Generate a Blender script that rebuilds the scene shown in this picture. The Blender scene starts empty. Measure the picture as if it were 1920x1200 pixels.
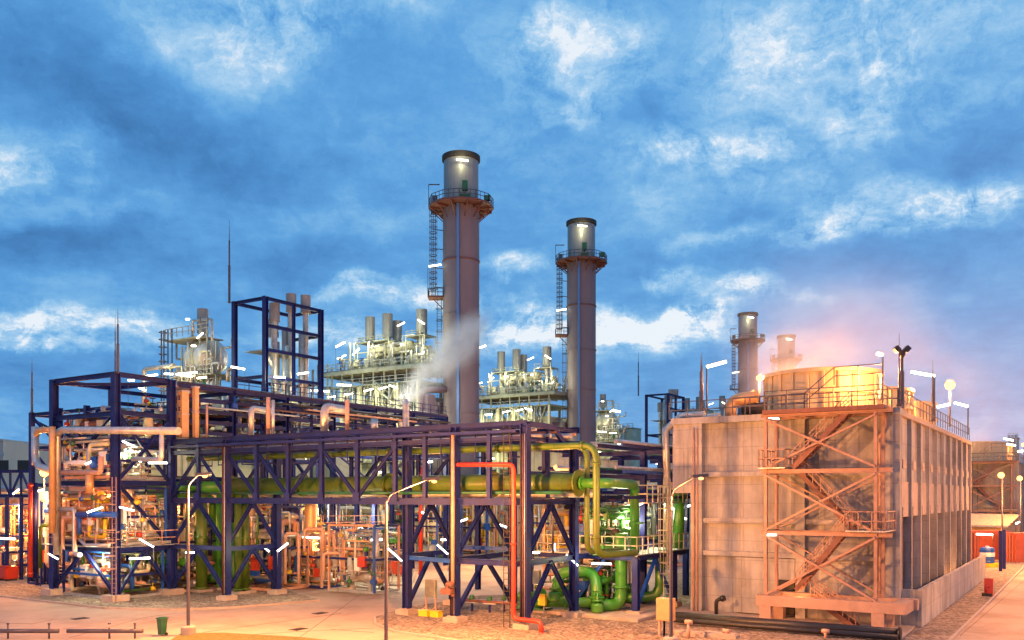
import bpy, math, random
from mathutils import Vector, Matrix
R = math.radians
sc = bpy.context.scene
COL = sc.collection
rnd = random.Random(11)

# ------------------------------------------------------------ site frame
F = 1670.0; HZ = 930.0; CAMH = 8.0
TH = R(56.93)
U = (math.cos(TH), math.sin(TH)); V = (-math.sin(TH), math.cos(TH))
OX, OY = 0.8, 53.0
def site(x, y):
    x -= OX; y -= OY
    return (x*U[0]+y*U[1], x*V[0]+y*V[1])
def world(a, b, z=0.0):
    return (OX+a*U[0]+b*V[0], OY+a*U[1]+b*V[1], z)
def sp(px, py, d):
    a, b = site((px-960)/F*d, d)
    return (a, b, CAMH+(HZ-py)/F*d)
def sg(px, py):
    return sp(px, py, CAMH*F/(py-HZ))
def pa(px, py, a):      # where the sight line through a picture point meets the site plane a = const
    t = (px-960)/F
    ca, cb = site(0, 0); da, db = site(t, 1); da -= ca; db -= cb
    return sp(px, py, (a-ca)/da)
def pb(px, py, b):
    t = (px-960)/F
    ca, cb = site(0, 0); da, db = site(t, 1); da -= ca; db -= cb
    return sp(px, py, (b-cb)/db)
def vadd(p, q): return (p[0]+q[0], p[1]+q[1], p[2]+q[2])

# ------------------------------------------------------------ mesh builder
class MB:
    def __init__(s):
        s.v = []; s.f = []; s.sm = []
    def quad(s, pts, sm=False):
        i = len(s.v); s.v += [tuple(p) for p in pts]; s.f.append(tuple(range(i, i+len(pts)))); s.sm.append(sm); return s
    def box(s, x0, x1, y0, y1, z0, z1):
        i = len(s.v)
        s.v += [(x0,y0,z0),(x1,y0,z0),(x1,y1,z0),(x0,y1,z0),(x0,y0,z1),(x1,y0,z1),(x1,y1,z1),(x0,y1,z1)]
        for f in ((0,3,2,1),(4,5,6,7),(0,1,5,4),(1,2,6,5),(2,3,7,6),(3,0,4,7)):
            s.f.append(tuple(i+k for k in f)); s.sm.append(False)
        return s
    def cbox(s, c, w, d, h):
        return s.box(c[0]-w/2, c[0]+w/2, c[1]-d/2, c[1]+d/2, c[2], c[2]+h)
    def frame(s, p, q):
        p = Vector(p); q = Vector(q); d = (q-p)
        L = d.length or 1e-6; d /= L
        up = Vector((0,0,1)) if abs(d.z) < .95 else Vector((1,0,0))
        x = d.cross(up).normalized(); y = x.cross(d).normalized()
        return p, q, x, y
    def beam(s, p, q, w=.2, h=None, ox=0, oy=0):
        h = h or w
        p, q, x, y = s.frame(p, q)
        i = len(s.v)
        for c in (p, q):
            for sx, sy in ((-1,-1),(1,-1),(1,1),(-1,1)):
                s.v.append(tuple(c + x*(sx*w/2+ox) + y*(sy*h/2+oy)))
        for f in ((3,2,1,0),(4,5,6,7),(0,1,5,4),(1,2,6,5),(2,3,7,6),(3,0,4,7)):
            s.f.append(tuple(i+k for k in f)); s.sm.append(False)
        return s
    def ibeam(s, p, q, w=.3, h=.3, t=.04):
        s.beam(p, q, w, t, 0, h/2-t/2); s.beam(p, q, w, t, 0, -h/2+t/2); s.beam(p, q, t, h-2*t)
        return s
    def tube(s, pts, r=.1, n=10, bend=None, caps=True):
        P = [Vector(p) for p in pts]
        bend = bend if bend is not None else r*1.8
        path = [P[0]]
        for k in range(1, len(P)-1):
            a, b, c = P[k-1], P[k], P[k+1]
            d1 = (a-b); d2 = (c-b); l1 = d1.length; l2 = d2.length
            if l1 < 1e-5 or l2 < 1e-5: continue
            d1 /= l1; d2 /= l2
            ang = d1.angle(d2)
            if ang > R(176): path.append(b); continue
            bl = min(bend/max(math.tan(ang/2), .15), l1*.49, l2*.49)
            s0 = b+d1*bl; s1 = b+d2*bl
            m = 4
            for j in range(m+1):
                t = j/m
                path.append(s0*(1-t)**2 + b*2*t*(1-t) + s1*t*t)
        path.append(P[-1])
        rings = []; px = None
        for k, c in enumerate(path):
            if k == 0: d = path[1]-path[0]
            elif k == len(path)-1: d = path[-1]-path[-2]
            else: d = (path[k+1]-path[k]).normalized() + (path[k]-path[k-1]).normalized()
            if d.length < 1e-6: d = Vector((0,0,1))
            d.normalize()
            if px is None:
                up = Vector((0,0,1)) if abs(d.z) < .9 else Vector((1,0,0))
                x = d.cross(up).normalized()
            else:
                x = (px - d*px.dot(d))
                x = x.normalized() if x.length > 1e-5 else d.orthogonal().normalized()
            px = x; y = d.cross(x)
            i = len(s.v); rings.append(i)
            for j in range(n):
                t = 2*math.pi*j/n
                s.v.append(tuple(c + x*(math.cos(t)*r) + y*(math.sin(t)*r)))
        for k in range(len(rings)-1):
            i, m = rings[k], rings[k+1]
            for j in range(n):
                j2 = (j+1) % n
                s.f.append((i+j, i+j2, m+j2, m+j)); s.sm.append(True)
        if caps:
            s.f.append(tuple(rings[0]+j for j in range(n))[::-1]); s.sm.append(False)
            s.f.append(tuple(rings[-1]+j for j in range(n))); s.sm.append(False)
        return s
    def cyl(s, p, q, r, n=12): return s.tube([p, q], r, n)
    def lathe(s, c, prof, n=24, a0=0, a1=360, axis='z'):
        full = abs(a1-a0) >= 359.9
        m = n if full else n+1
        def pt(r, z, j):
            t = R(a0) + (R(a1-a0))*j/n
            if axis == 'z': return (c[0]+r*math.cos(t), c[1]+r*math.sin(t), c[2]+z)
            if axis == 'x': return (c[0]+z, c[1]+r*math.cos(t), c[2]+r*math.sin(t))
            return (c[0]+r*math.sin(t), c[1]+z, c[2]+r*math.cos(t))
        for k in range(len(prof)-1):
            i = len(s.v)
            for (r, z) in (prof[k], prof[k+1]):
                for j in range(m): s.v.append(pt(r, z, j))
            for j in range(n):
                j2 = (j+1) % m
                s.f.append((i+j, i+j2, i+m+j2, i+m+j)); s.sm.append(True)
        return s
    def capsule(s, c, r, L, axis='z', n=16):
        pr = [(0.001, -L/2-r*.5)]
        for t in (25, 50, 75, 90): pr.append((r*math.sin(R(t)), -L/2-r*.5*math.cos(R(t))))
        for t in (90, 75, 50, 25): pr.append((r*math.sin(R(t)), L/2+r*.5*math.cos(R(t))))
        pr.append((0.001, L/2+r*.5))
        return s.lathe(c, pr, n, axis=axis)
    def flange(s, p, d, r, t=.06):
        p = Vector(p); d = Vector(d).normalized()
        return s.cyl(p-d*t/2, p+d*t/2, r, 12)
    def rail(s, pts, h=1.1, step=1.8, r=.03, mids=2, close=False):
        if close: pts = list(pts)+[pts[0]]
        for k in range(len(pts)-1):
            p = Vector(pts[k]); q = Vector(pts[k+1]); L = (q-p).length
            m = max(1, round(L/step))
            for j in range(m+1):
                c = p.lerp(q, j/m); s.beam(c, c+Vector((0,0,h)), r*2)
            for j in range(1, mids+1):
                z = Vector((0,0,h*j/mids)); s.beam(p+z, q+z, r*2)
        return s

def link(o, parent=None):
    COL.objects.link(o)
    if parent is not None: o.parent = parent
    return o
def mesh_of(mb, origin, name, mat):
    me = bpy.data.meshes.new(name)
    ox, oy, oz = origin
    me.from_pydata([(x-ox, y-oy, z-oz) for x, y, z in mb.v], [], mb.f)
    me.polygons.foreach_set('use_smooth', mb.sm)
    me.materials.append(mat); me.update()
    return me
LABELS = {}
def tag(o, label, cat, group=None, kind=None):
    o['label'] = label; o['category'] = cat
    if group: o['group'] = group
    if kind: o['kind'] = kind
    n = len(label.split())
    if n < 4 or n > 16: print('LABEL LENGTH', n, label)
    LABELS.setdefault(label, []).append(o.name)
class Thing:
    """an Empty at the thing's base, in the site frame; parts are its children"""
    def __init__(s, name, label, cat, origin, group=None, rot=TH, wd=False):
        s.o = bpy.data.objects.new(name, None); s.o.empty_display_size = .2
        link(s.o); s.origin = tuple(origin)
        if wd:      # world-aligned thing: origin in world coordinates, rot given
            s.o.location = origin; s.o.rotation_euler = (0, 0, rot); s.origin = (0, 0, 0)
        else:
            s.o.location = world(*origin); s.o.rotation_euler = (0, 0, TH)
        tag(s.o, label, cat, group)
    def part(s, name, mb, mat, parent=None, label=None):
        o = bpy.data.objects.new(name, mesh_of(mb, s.origin, name, mat))
        link(o, parent or s.o)
        if label: o['label'] = label
        return o
def single(name, mb, mat, label, cat, origin=None, group=None, kind=None):
    if origin is None:
        xs = [v[0] for v in mb.v]; ys = [v[1] for v in mb.v]; zs = [v[2] for v in mb.v]
        origin = ((min(xs)+max(xs))/2, (min(ys)+max(ys))/2, min(zs))
    o = bpy.data.objects.new(name, mesh_of(mb, origin, name, mat)); link(o)
    o.location = world(*origin); o.rotation_euler = (0, 0, TH)
    if kind == 'structure': o['kind'] = 'structure'
    elif label: tag(o, label, cat, group, kind)
    return o
CH = {}
def copy_tree(o, parent=None):
    c = o.copy(); link(c)
    if parent is not None: c.parent = parent
    for ch in list(o.children): copy_tree(ch, c)
    return c
def copy_thing(t, loc, label, group=None):
    c = copy_tree(t.o if isinstance(t, Thing) else t)
    c.location = loc
    c['label'] = label
    if group: c['group'] = group
    LABELS.setdefault(label, []).append(c.name)
    return c

# ------------------------------------------------------------ materials
def mat(name, col, rough=.5, metal=0., var=.25, scale=3., bump=.0, dirt=None, dirt_amt=.0, streak=False, spec=.5):
    m = bpy.data.materials.new(name); m.use_nodes = True
    nt = m.node_tree; N = nt.nodes; L = nt.links
    bs = N['Principled BSDF']; bs.inputs['Roughness'].default_value = rough; bs.inputs['Metallic'].default_value = metal
    bs.inputs['Specular IOR Level'].default_value = spec
    tc = N.new('ShaderNodeTexCoord'); mp = N.new('ShaderNodeMapping'); L.new(tc.outputs['Object'], mp.inputs[0])
    mp.inputs['Scale'].default_value = (1, 1, .18) if streak else (1, 1, 1)
    nz = N.new('ShaderNodeTexNoise'); nz.inputs['Scale'].default_value = scale; nz.inputs['Detail'].default_value = 8
    nz.inputs['Roughness'].default_value = .65
    L.new(mp.outputs[0], nz.inputs['Vector'])
    rp = N.new('ShaderNodeValToRGB')
    a = [max(0, c*(1-var)) for c in col[:3]]; b = [min(1, c*(1+var)) for c in col[:3]]
    rp.color_ramp.elements[0].position = .3; rp.color_ramp.elements[0].color = (*a, 1)
    rp.color_ramp.elements[1].position = .7; rp.color_ramp.elements[1].color = (*b, 1)
    L.new(nz.outputs['Fac'], rp.inputs[0])
    out = rp.outputs[0]
    if dirt is not None:
        n2 = N.new('ShaderNodeTexNoise'); n2.inputs['Scale'].default_value = scale*.28; n2.inputs['Detail'].default_value = 10
        n2.inputs['Roughness'].default_value = .7
        L.new(mp.outputs[0], n2.inputs['Vector'])
        r2 = N.new('ShaderNodeMapRange'); r2.inputs['From Min'].default_value = .48; r2.inputs['From Max'].default_value = .66
        r2.inputs['To Max'].default_value = dirt_amt
        L.new(n2.outputs['Fac'], r2.inputs['Value'])
        mx = N.new('ShaderNodeMix'); mx.data_type = 'RGBA'; L.new(r2.outputs[0], mx.inputs[0])
        L.new(out, mx.inputs[6]); mx.inputs[7].default_value = (*dirt, 1); out = mx.outputs[2]
    L.new(out, bs.inputs['Base Color'])
    if bump:
        bp = N.new('ShaderNodeBump'); bp.inputs['Strength'].default_value = bump; bp.inputs['Distance'].default_value = .05
        L.new(nz.outputs['Fac'], bp.inputs['Height']); L.new(bp.outputs[0], bs.inputs['Normal'])
    return m
def emat(name, col, s):
    m = bpy.data.materials.new(name); m.use_nodes = True
    nt = m.node_tree; nt.nodes.clear()
    e = nt.nodes.new('ShaderNodeEmission'); e.inputs[0].default_value = (*col, 1); e.inputs[1].default_value = s
    o = nt.nodes.new('ShaderNodeOutputMaterial'); nt.links.new(e.outputs[0], o.inputs[0])
    return m
M = dict(
    navy=mat('navy_paint', (.008,.017,.125), .5, var=.35, scale=1.5, dirt=(.03,.022,.05), dirt_amt=.4, spec=.3),
    blue=mat('blue_paint', (.012,.08,.38), .42, var=.2, dirt=(.05,.05,.06), dirt_amt=.3),
    green=mat('green_pipe_paint', (.045,.22,.022), .35, var=.18, scale=1.2, dirt=(.12,.16,.04), dirt_amt=.5),
    olive=mat('olive_pipe_paint', (.065,.13,.012), .42, var=.22, scale=1.2, dirt=(.12,.09,.02), dirt_amt=.6),
    dkgreen=mat('dark_green_paint', (.02,.12,.05), .45),
    red=mat('red_paint', (.42,.035,.015), .4, var=.2, dirt=(.25,.05,.03), dirt_amt=.4),
    yellow=mat('yellow_paint', (.7,.5,.02), .45, var=.15),
    insul=mat('insulation_cladding', (.55,.54,.50), .38, .55, var=.2, scale=2.5, dirt=(.28,.22,.16), dirt_amt=.5, bump=.2),
    galv=mat('galvanised_steel', (.42,.43,.42), .45, .5, var=.25, scale=4, dirt=(.2,.14,.1), dirt_amt=.4),
    cream=mat('cream_paint', (.54,.53,.36), .5, var=.2, scale=.8, dirt=(.24,.2,.12), dirt_amt=.6, bump=.1),
    steel=mat('grey_green_steel', (.30,.31,.24), .5, .1, var=.3, scale=1.5, dirt=(.12,.09,.06), dirt_amt=.5),
    stack=mat('chimney_grey_paint', (.20,.155,.165), .55, var=.1, scale=.5, dirt=(.13,.085,.085), dirt_amt=.5, streak=True),
    stackcap=mat('chimney_top_steel', (.26,.26,.25), .45, .3, var=.15, streak=True),
    rust=mat('rust_primer', (.17,.07,.05), .6, var=.3, dirt=(.12,.05,.03), dirt_amt=.6),
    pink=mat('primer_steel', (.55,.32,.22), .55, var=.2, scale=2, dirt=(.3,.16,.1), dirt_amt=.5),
    white=mat('white_enamel', (.75,.75,.72), .4, var=.08),
    black=mat('black_pipe_coating', (.02,.018,.018), .45, var=.3),
    dark=mat('dark_void_metal', (.03,.026,.022), .7, var=.3),  # near-black; in openings this colour stands in for shade
    pole=mat('lamp_pole_steel', (.085,.08,.10), .45, .3, var=.15),
    orange=mat('orange_lit_cladding', (.62,.36,.16), .4, .3, var=.15, scale=2, dirt=(.4,.2,.08), dirt_amt=.4),  # cladding with the sodium lamps' orange put into its colour
    fan=mat('fan_stack_fibreglass', (.58,.46,.26), .55, var=.12, scale=1.2, dirt=(.34,.22,.12), dirt_amt=.55, streak=True),
    zinc=mat('sky_tinted_duct', (.10,.24,.50), .4, .2, var=.08),  # galvanised duct; the reflected sky's blue is put into its colour
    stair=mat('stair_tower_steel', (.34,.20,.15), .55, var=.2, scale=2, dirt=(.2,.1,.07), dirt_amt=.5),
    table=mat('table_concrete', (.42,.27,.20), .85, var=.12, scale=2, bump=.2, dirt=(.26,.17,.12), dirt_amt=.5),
    brick=mat('red_container_paint', (.36,.085,.04), .55, var=.2, scale=1.5, dirt=(.2,.06,.03), dirt_amt=.6),
    wallpanel=mat('cladding_panels', (.42,.40,.38), .6, var=.08, streak=True),
)
def concrete(name, col, var, stain, amt):
    m = mat(name, col, .85, var=var, scale=2.2, bump=.35, dirt=stain, dirt_amt=amt, streak=True, spec=.25)
    nt = m.node_tree; N = nt.nodes; L = nt.links; bs = N['Principled BSDF']
    src = bs.inputs['Base Color'].links[0].from_socket
    tc = N.new('ShaderNodeTexCoord')
    n = N.new('ShaderNodeTexNoise'); n.inputs['Scale'].default_value = .45; n.inputs['Detail'].default_value = 9; n.inputs['Roughness'].default_value = .62
    L.new(tc.outputs['Object'], n.inputs['Vector'])
    rp = N.new('ShaderNodeMapRange'); rp.inputs['From Min'].default_value = .38; rp.inputs['From Max'].default_value = .64
    rp.inputs['To Min'].default_value = .76; rp.inputs['To Max'].default_value = 1.06
    L.new(n.outputs['Fac'], rp.inputs['Value'])
    # thin run-off streaks
    m4 = N.new('ShaderNodeMapping'); L.new(tc.outputs['Object'], m4.inputs[0]); m4.inputs['Scale'].default_value = (3.2, 3.2, .10)
    n4 = N.new('ShaderNodeTexNoise'); n4.inputs['Scale'].default_value = 1.0; n4.inputs['Detail'].default_value = 5; L.new(m4.outputs[0], n4.inputs['Vector'])
    r4 = N.new('ShaderNodeMapRange'); r4.inputs['From Min'].default_value = .56; r4.inputs['From Max'].default_value = .70; r4.inputs['To Min'].default_value = 1; r4.inputs['To Max'].default_value = .66
    L.new(n4.outputs['Fac'], r4.inputs['Value'])
    k4 = N.new('ShaderNodeMath'); k4.operation = 'MULTIPLY'; L.new(r4.outputs[0], k4.inputs[0]); L.new(rp.outputs[0], k4.inputs[1]); rp = k4
    # formwork joints, every 1.25 m up and 2.5 m across
    sep = N.new('ShaderNodeSeparateXYZ'); L.new(tc.outputs['Object'], sep.inputs[0])
    def line(sock, step, w):
        d = N.new('ShaderNodeMath'); d.operation = 'DIVIDE'; L.new(sock, d.inputs[0]); d.inputs[1].default_value = step
        f = N.new('ShaderNodeMath'); f.operation = 'FRACT'; L.new(d.outputs[0], f.inputs[0])
        c = N.new('ShaderNodeMath'); c.operation = 'LESS_THAN'; L.new(f.outputs[0], c.inputs[0]); c.inputs[1].default_value = w
        return c.outputs[0]
    l1 = line(sep.outputs[2], 1.25, .035); l2 = line(sep.outputs[1], 2.44, .018)
    mx = N.new('ShaderNodeMath'); mx.operation = 'MAXIMUM'; L.new(l1, mx.inputs[0]); L.new(l2, mx.inputs[1])
    sc_ = N.new('ShaderNodeMath'); sc_.operation = 'MULTIPLY_ADD'; L.new(mx.outputs[0], sc_.inputs[0]); sc_.inputs[1].default_value = -.22; sc_.inputs[2].default_value = 1
    ml = N.new('ShaderNodeMath'); ml.operation = 'MULTIPLY'; L.new(sc_.outputs[0], ml.inputs[0]); L.new(rp.outputs[0], ml.inputs[1])
    vm = N.new('ShaderNodeVectorMath'); vm.operation = 'SCALE'; L.new(src, vm.inputs[0]); L.new(ml.outputs[0], vm.inputs['Scale'])
    L.new(vm.outputs[0], bs.inputs['Base Color'])
    return m
M['conc'] = concrete('tower_concrete', (.40,.395,.38), .14, (.21,.19,.17), .7)
M['conc2'] = mat('plain_concrete', (.40,.33,.27), .85, var=.15, scale=2, bump=.3, dirt=(.25,.19,.15), dirt_amt=.5)
M['road'] = mat('road_concrete', (.42,.31,.23), .8, var=.09, scale=.6, bump=.1, dirt=(.27,.18,.13), dirt_amt=.9, spec=.25)
M['ground'] = mat('dusty_earth', (.30,.23,.18), .95, var=.25, scale=.2, dirt=(.16,.14,.09), dirt_amt=.5)
M['lawn'] = mat('lawn_grass', (.12,.11,.02), .9, var=.4, scale=6, bump=.6)
def gravel_mat():
    m = mat('gravel', (.30,.25,.2), .95, var=.35, scale=1.2, spec=.2)
    nt = m.node_tree; N = nt.nodes; L = nt.links; bs = N['Principled BSDF']
    src = bs.inputs['Base Color'].links[0].from_socket
    tc = N.new('ShaderNodeTexCoord'); v = N.new('ShaderNodeTexVoronoi'); v.inputs['Scale'].default_value = 6.5
    L.new(tc.outputs['Object'], v.inputs['Vector'])
    rp = N.new('ShaderNodeValToRGB'); rp.color_ramp.elements[0].color = (.25,.22,.2,1); rp.color_ramp.elements[1].color = (1.5,1.4,1.3,1)
    L.new(v.outputs['Color'], rp.inputs[0])
    mx = N.new('ShaderNodeMix'); mx.data_type = 'RGBA'; mx.blend_type = 'MULTIPLY'; mx.inputs[0].default_value = 1
    L.new(src, mx.inputs[6]); L.new(rp.outputs[0], mx.inputs[7]); L.new(mx.outputs[2], bs.inputs['Base Color'])
    b = N.new('ShaderNodeBump'); b.inputs['Strength'].default_value = .8; b.inputs['Distance'].default_value = .08
    L.new(v.outputs['Distance'], b.inputs['Height']); L.new(b.outputs[0], bs.inputs['Normal'])
    return m
M['gravel'] = gravel_mat()
TUBE = emat('tube_light', (1, .93, .68), 9)
TUBEW = emat('white_tube_light', (1, .97, .86), 9)
SODIUM = emat('sodium_lamp', (1, .45, .10), 6)
# ------------------------------------------------------------ camera
cam = bpy.data.cameras.new('camera'); co = bpy.data.objects.new('camera', cam); link(co)
co.location = (0, 0, CAMH); co.rotation_euler = (R(90), 0, 0)
cam.sensor_width = 36; cam.lens = F/1920*36; cam.shift_y = (HZ-600)/1920; cam.clip_end = 6000; cam.clip_start = .5
sc.camera = co
sc.view_settings.view_transform = 'Standard'; sc.view_settings.look = 'None'; sc.view_settings.gamma = 1; sc.view_settings.exposure = 0
sc.render.engine = 'CYCLES'; sc.cycles.use_denoising = True; sc.cycles.max_bounces = 5
sc.cycles.volume_bounces = 1; sc.cycles.volume_step_rate = 1.0; sc.cycles.sample_clamp_indirect = 6; sc.cycles.use_light_tree = True
sc.cycles.caustics_reflective = False; sc.cycles.caustics_refractive = False

# ------------------------------------------------------------ sky: dusk sky with cloud decks, by direction
w = bpy.data.worlds.new('World'); sc.world = w; w.use_nodes = True
nt = w.node_tree; N = nt.nodes; L = nt.links; N.clear()
def nd(t, **k):
    n = N.new(t)
    for a, b in k.items(): setattr(n, a, b)
    return n
def mth(op, a, b=None, c=None, clamp=False):
    n = nd('ShaderNodeMath', operation=op); n.use_clamp = clamp
    for i, x in enumerate((a, b, c)):
        if x is None: continue
        if isinstance(x, (int, float)): n.inputs[i].default_value = x
        else: L.new(x, n.inputs[i])
    return n.outputs[0]
tc = nd('ShaderNodeTexCoord'); sep = nd('ShaderNodeSeparateXYZ'); L.new(tc.outputs['Generated'], sep.inputs[0])
az = mth('ARCTAN2', sep.outputs[0], sep.outputs[1]); el = mth('ARCSINE', sep.outputs[2])
cmb = nd('ShaderNodeCombineXYZ'); L.new(az, cmb.inputs[0]); L.new(el, cmb.inputs[1])
# cloud-plane coordinates: perspective foreshortening of a flat cloud deck
zz = mth('MAXIMUM', mth('ADD', sep.outputs[2], .16), .05)
cpl = nd('ShaderNodeCombineXYZ'); L.new(mth('DIVIDE', sep.outputs[0], zz), cpl.inputs[0]); L.new(mth('DIVIDE', sep.outputs[1], zz), cpl.inputs[1])
def noise(vec, scale, detail=8, rough=.6, dist=0., off=(0,0,0)):
    mp = nd('ShaderNodeMapping'); mp.inputs['Location'].default_value = off; L.new(vec, mp.inputs[0])
    n = nd('ShaderNodeTexNoise'); n.inputs['Scale'].default_value = scale; n.inputs['Detail'].default_value = detail
    n.inputs['Roughness'].default_value = rough; n.inputs['Distortion'].default_value = dist
    L.new(mp.outputs[0], n.inputs['Vector']); return n
warp = noise(cmb.outputs[0], 7, 8, .6, 0, (3.1, 1.7, 0))
ws = nd('ShaderNodeVectorMath', operation='SUBTRACT'); L.new(warp.outputs['Color'], ws.inputs[0]); ws.inputs[1].default_value = (.5,.5,.5)
w2 = nd('ShaderNodeVectorMath', operation='MULTIPLY'); L.new(ws.outputs[0], w2.inputs[0]); w2.inputs[1].default_value = (.26, .12, 0)
wa = nd('ShaderNodeVectorMath', operation='ADD'); L.new(cmb.outputs[0], wa.inputs[0]); L.new(w2.outputs[0], wa.inputs[1])
BL = [ # px, py, rx, ry, tilt, amount   (cloud masses, placed by bearing and height above the horizon)
 (440,60,150,100,-15,.42),(500,140,150,60,-35,.18),(1050,95,150,80,-15,.42),(1140,175,100,50,-20,.34),(1070,40,90,40,0,.2),
 (1480,110,260,110,-8,.28),(1700,90,260,150,10,.26),(1620,220,130,50,-40,.26),(1250,310,130,50,0,.32),(1400,330,200,55,-15,.28),
 (1340,300,160,40,0,.22),(1700,385,230,45,5,.42),(1660,430,150,22,4,.25),(1830,360,110,40,0,.25),(25,285,120,45,-15,.45),(30,345,110,50,-10,.30),
 (150,410,150,25,-8,.22),(130,618,240,24,0,.46),(150,650,120,12,5,.2),(720,552,160,22,0,.4),(640,635,160,28,0,.35),
 (1160,620,330,44,4,.58),(1000,660,170,28,6,.35),(1310,590,130,22,0,.35),(945,500,90,28,0,.36),(1270,515,70,24,10,.32),
 (1405,548,110,20,3,.38),(1350,455,60,18,0,.22),(1500,440,110,30,-5,.26),(660,20,140,60,0,.24),(240,60,160,60,-20,.12),(780,10,90,30,0,.25),
 (1560,0,300,50,0,.12),(960,260,160,60,0,.08),(760,400,120,40,-20,.10),(1060,215,70,24,0,.24),(620,300,240,30,0,.06),
 (130,150,210,110,0,-.30),(300,320,260,80,-5,-.24),(60,450,200,70,0,-.26),(560,330,220,60,0,-.14),(330,480,300,60,0,-.14),(100,700,330,60,0,-.10),
 (900,430,120,50,0,-.05),(1250,240,80,60,0,-.16),(1850,255,160,60,0,-.20),(1800,480,220,50,0,-.12),(1240,700,260,50,0,-.10),(760,120,160,80,0,-.02),
 (1440,400,120,30,0,-.12),(1560,290,90,30,0,-.10),(600,480,200,40,0,-.10),(20,60,120,60,0,-.04),(400,220,200,60,-10,-.10),(1480,650,160,40,0,-.02)]
acc = None
for (px, py, rx, ry, ti, am) in BL:
    a_ = math.atan2(px-960, F); e_ = math.atan2((HZ-py)*math.cos(a_), F)
    mp = nd('ShaderNodeMapping', vector_type='TEXTURE'); L.new(wa.outputs[0], mp.inputs[0])
    mp.inputs['Location'].default_value = (a_, e_, 0); mp.inputs['Rotation'].default_value = (0, 0, R(-ti)); mp.inputs['Scale'].default_value = (rx/F*1.15, ry/F*1.15, 1)
    ln = nd('ShaderNodeVectorMath', operation='LENGTH'); L.new(mp.outputs[0], ln.inputs[0])
    mr = nd('ShaderNodeMapRange', interpolation_type='SMOOTHSTEP'); L.new(ln.outputs['Value'], mr.inputs['Value'])
    mr.inputs['From Min'].default_value = 1.25; mr.inputs['From Max'].default_value = .1; mr.inputs['To Max'].default_value = am
    acc = mr.outputs[0] if acc is None else mth('ADD', acc, mr.outputs[0])
n1 = noise(cpl.outputs[0], 1.3, 10, .6, .1, (5, 2, 0)); n2 = noise(cpl.outputs[0], 3.3, 12, .70, .12, (1, 7, 0)); n3 = noise(wa.outputs[0], 22, 10, .68, .1, (2, 2, 0))
det = mth('ADD', mth('MULTIPLY', mth('SUBTRACT', n1.outputs['Fac'], .5), .30), mth('MULTIPLY', mth('SUBTRACT', n2.outputs['Fac'], .5), .50))
det = mth('ADD', det, mth('MULTIPLY', mth('SUBTRACT', n3.outputs['Fac'], .5), .26))
# clouds are more broken up where they are bright
hi_ = nd('ShaderNodeMapRange', interpolation_type='SMOOTHSTEP'); L.new(el, hi_.inputs['Value']); hi_.inputs['From Min'].default_value = .20; hi_.inputs['From Max'].default_value = .34; hi_.inputs['To Min'].default_value = 1; hi_.inputs['To Max'].default_value = .62
tex = mth('ADD', mth('MULTIPLY', mth('SUBTRACT', n2.outputs['Fac'], .5), 3.2), mth('MULTIPLY', mth('SUBTRACT', n3.outputs['Fac'], .5), 3.4))
brk = mth('MULTIPLY', mth('MULTIPLY', mth('MINIMUM', mth('MAXIMUM', acc, 0), .75), hi_.outputs[0]), mth('ADD', tex, .80))
neg = mth('MULTIPLY', mth('MINIMUM', acc, 0), .7)
val = mth('ADD', mth('ADD', mth('ADD', brk, neg), det), .535)
rp = nd('ShaderNodeValToRGB'); L.new(val, rp.inputs[0]); cr = rp.color_ramp
cr.elements[0].position = 0; cr.elements[0].color = (.02,.08,.22,1)
cr.elements[1].position = 1; cr.elements[1].color = (.80,.87,.95,1)
for p, c in ((.20,(.038,.155,.39)),(.38,(.068,.255,.59)),(.52,(.105,.35,.72)),(.66,(.20,.47,.79)),(.82,(.39,.62,.86))):
    e = cr.elements.new(p); e.color = (*c, 1)
# a physical twilight sky tints the gaps; the sun is already at the horizon behind the clouds
sky = nd('ShaderNodeTexSky', sky_type='NISHITA'); sky.sun_disc = False; sky.sun_elevation = R(1.5); sky.sun_rotation = R(35)
sm = nd('ShaderNodeMix', data_type='RGBA', blend_type='ADD'); sm.inputs[0].default_value = .012
L.new(rp.outputs[0], sm.inputs[6]); L.new(sky.outputs[0], sm.inputs[7])
# below the horizon: the dim ground
gm = nd('ShaderNodeMix', data_type='RGBA'); L.new(mth('MULTIPLY', sep.outputs[2], 60, clamp=True), gm.inputs[0])
gm.inputs[6].default_value = (.05,.07,.10,1); L.new(sm.outputs[2], gm.inputs[7])
bg = nd('ShaderNodeBackground'); L.new(gm.outputs[2], bg.inputs[0]); bg.inputs[1].default_value = 1.0
ow = nd('ShaderNodeOutputWorld'); L.new(bg.outputs[0], ow.inputs[0])

sun = bpy.data.lights.new('sun', 'SUN'); sun.energy = .12; sun.angle = R(25); sun.color = (.8,.88,1)
so = bpy.data.objects.new('sun', sun); link(so); so.rotation_euler = (R(40), 0, R(-30))

def point(loc, power, col, rad=.35, name='lamp_or_fill_light'):
    l = bpy.data.lights.new(name, 'POINT'); l.energy = power; l.color = col; l.shadow_soft_size = rad
    o = bpy.data.objects.new(name, l); link(o); o.location = loc; return o
SOD = (1, .36, .10); WHT = (1, .94, .56)

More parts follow.
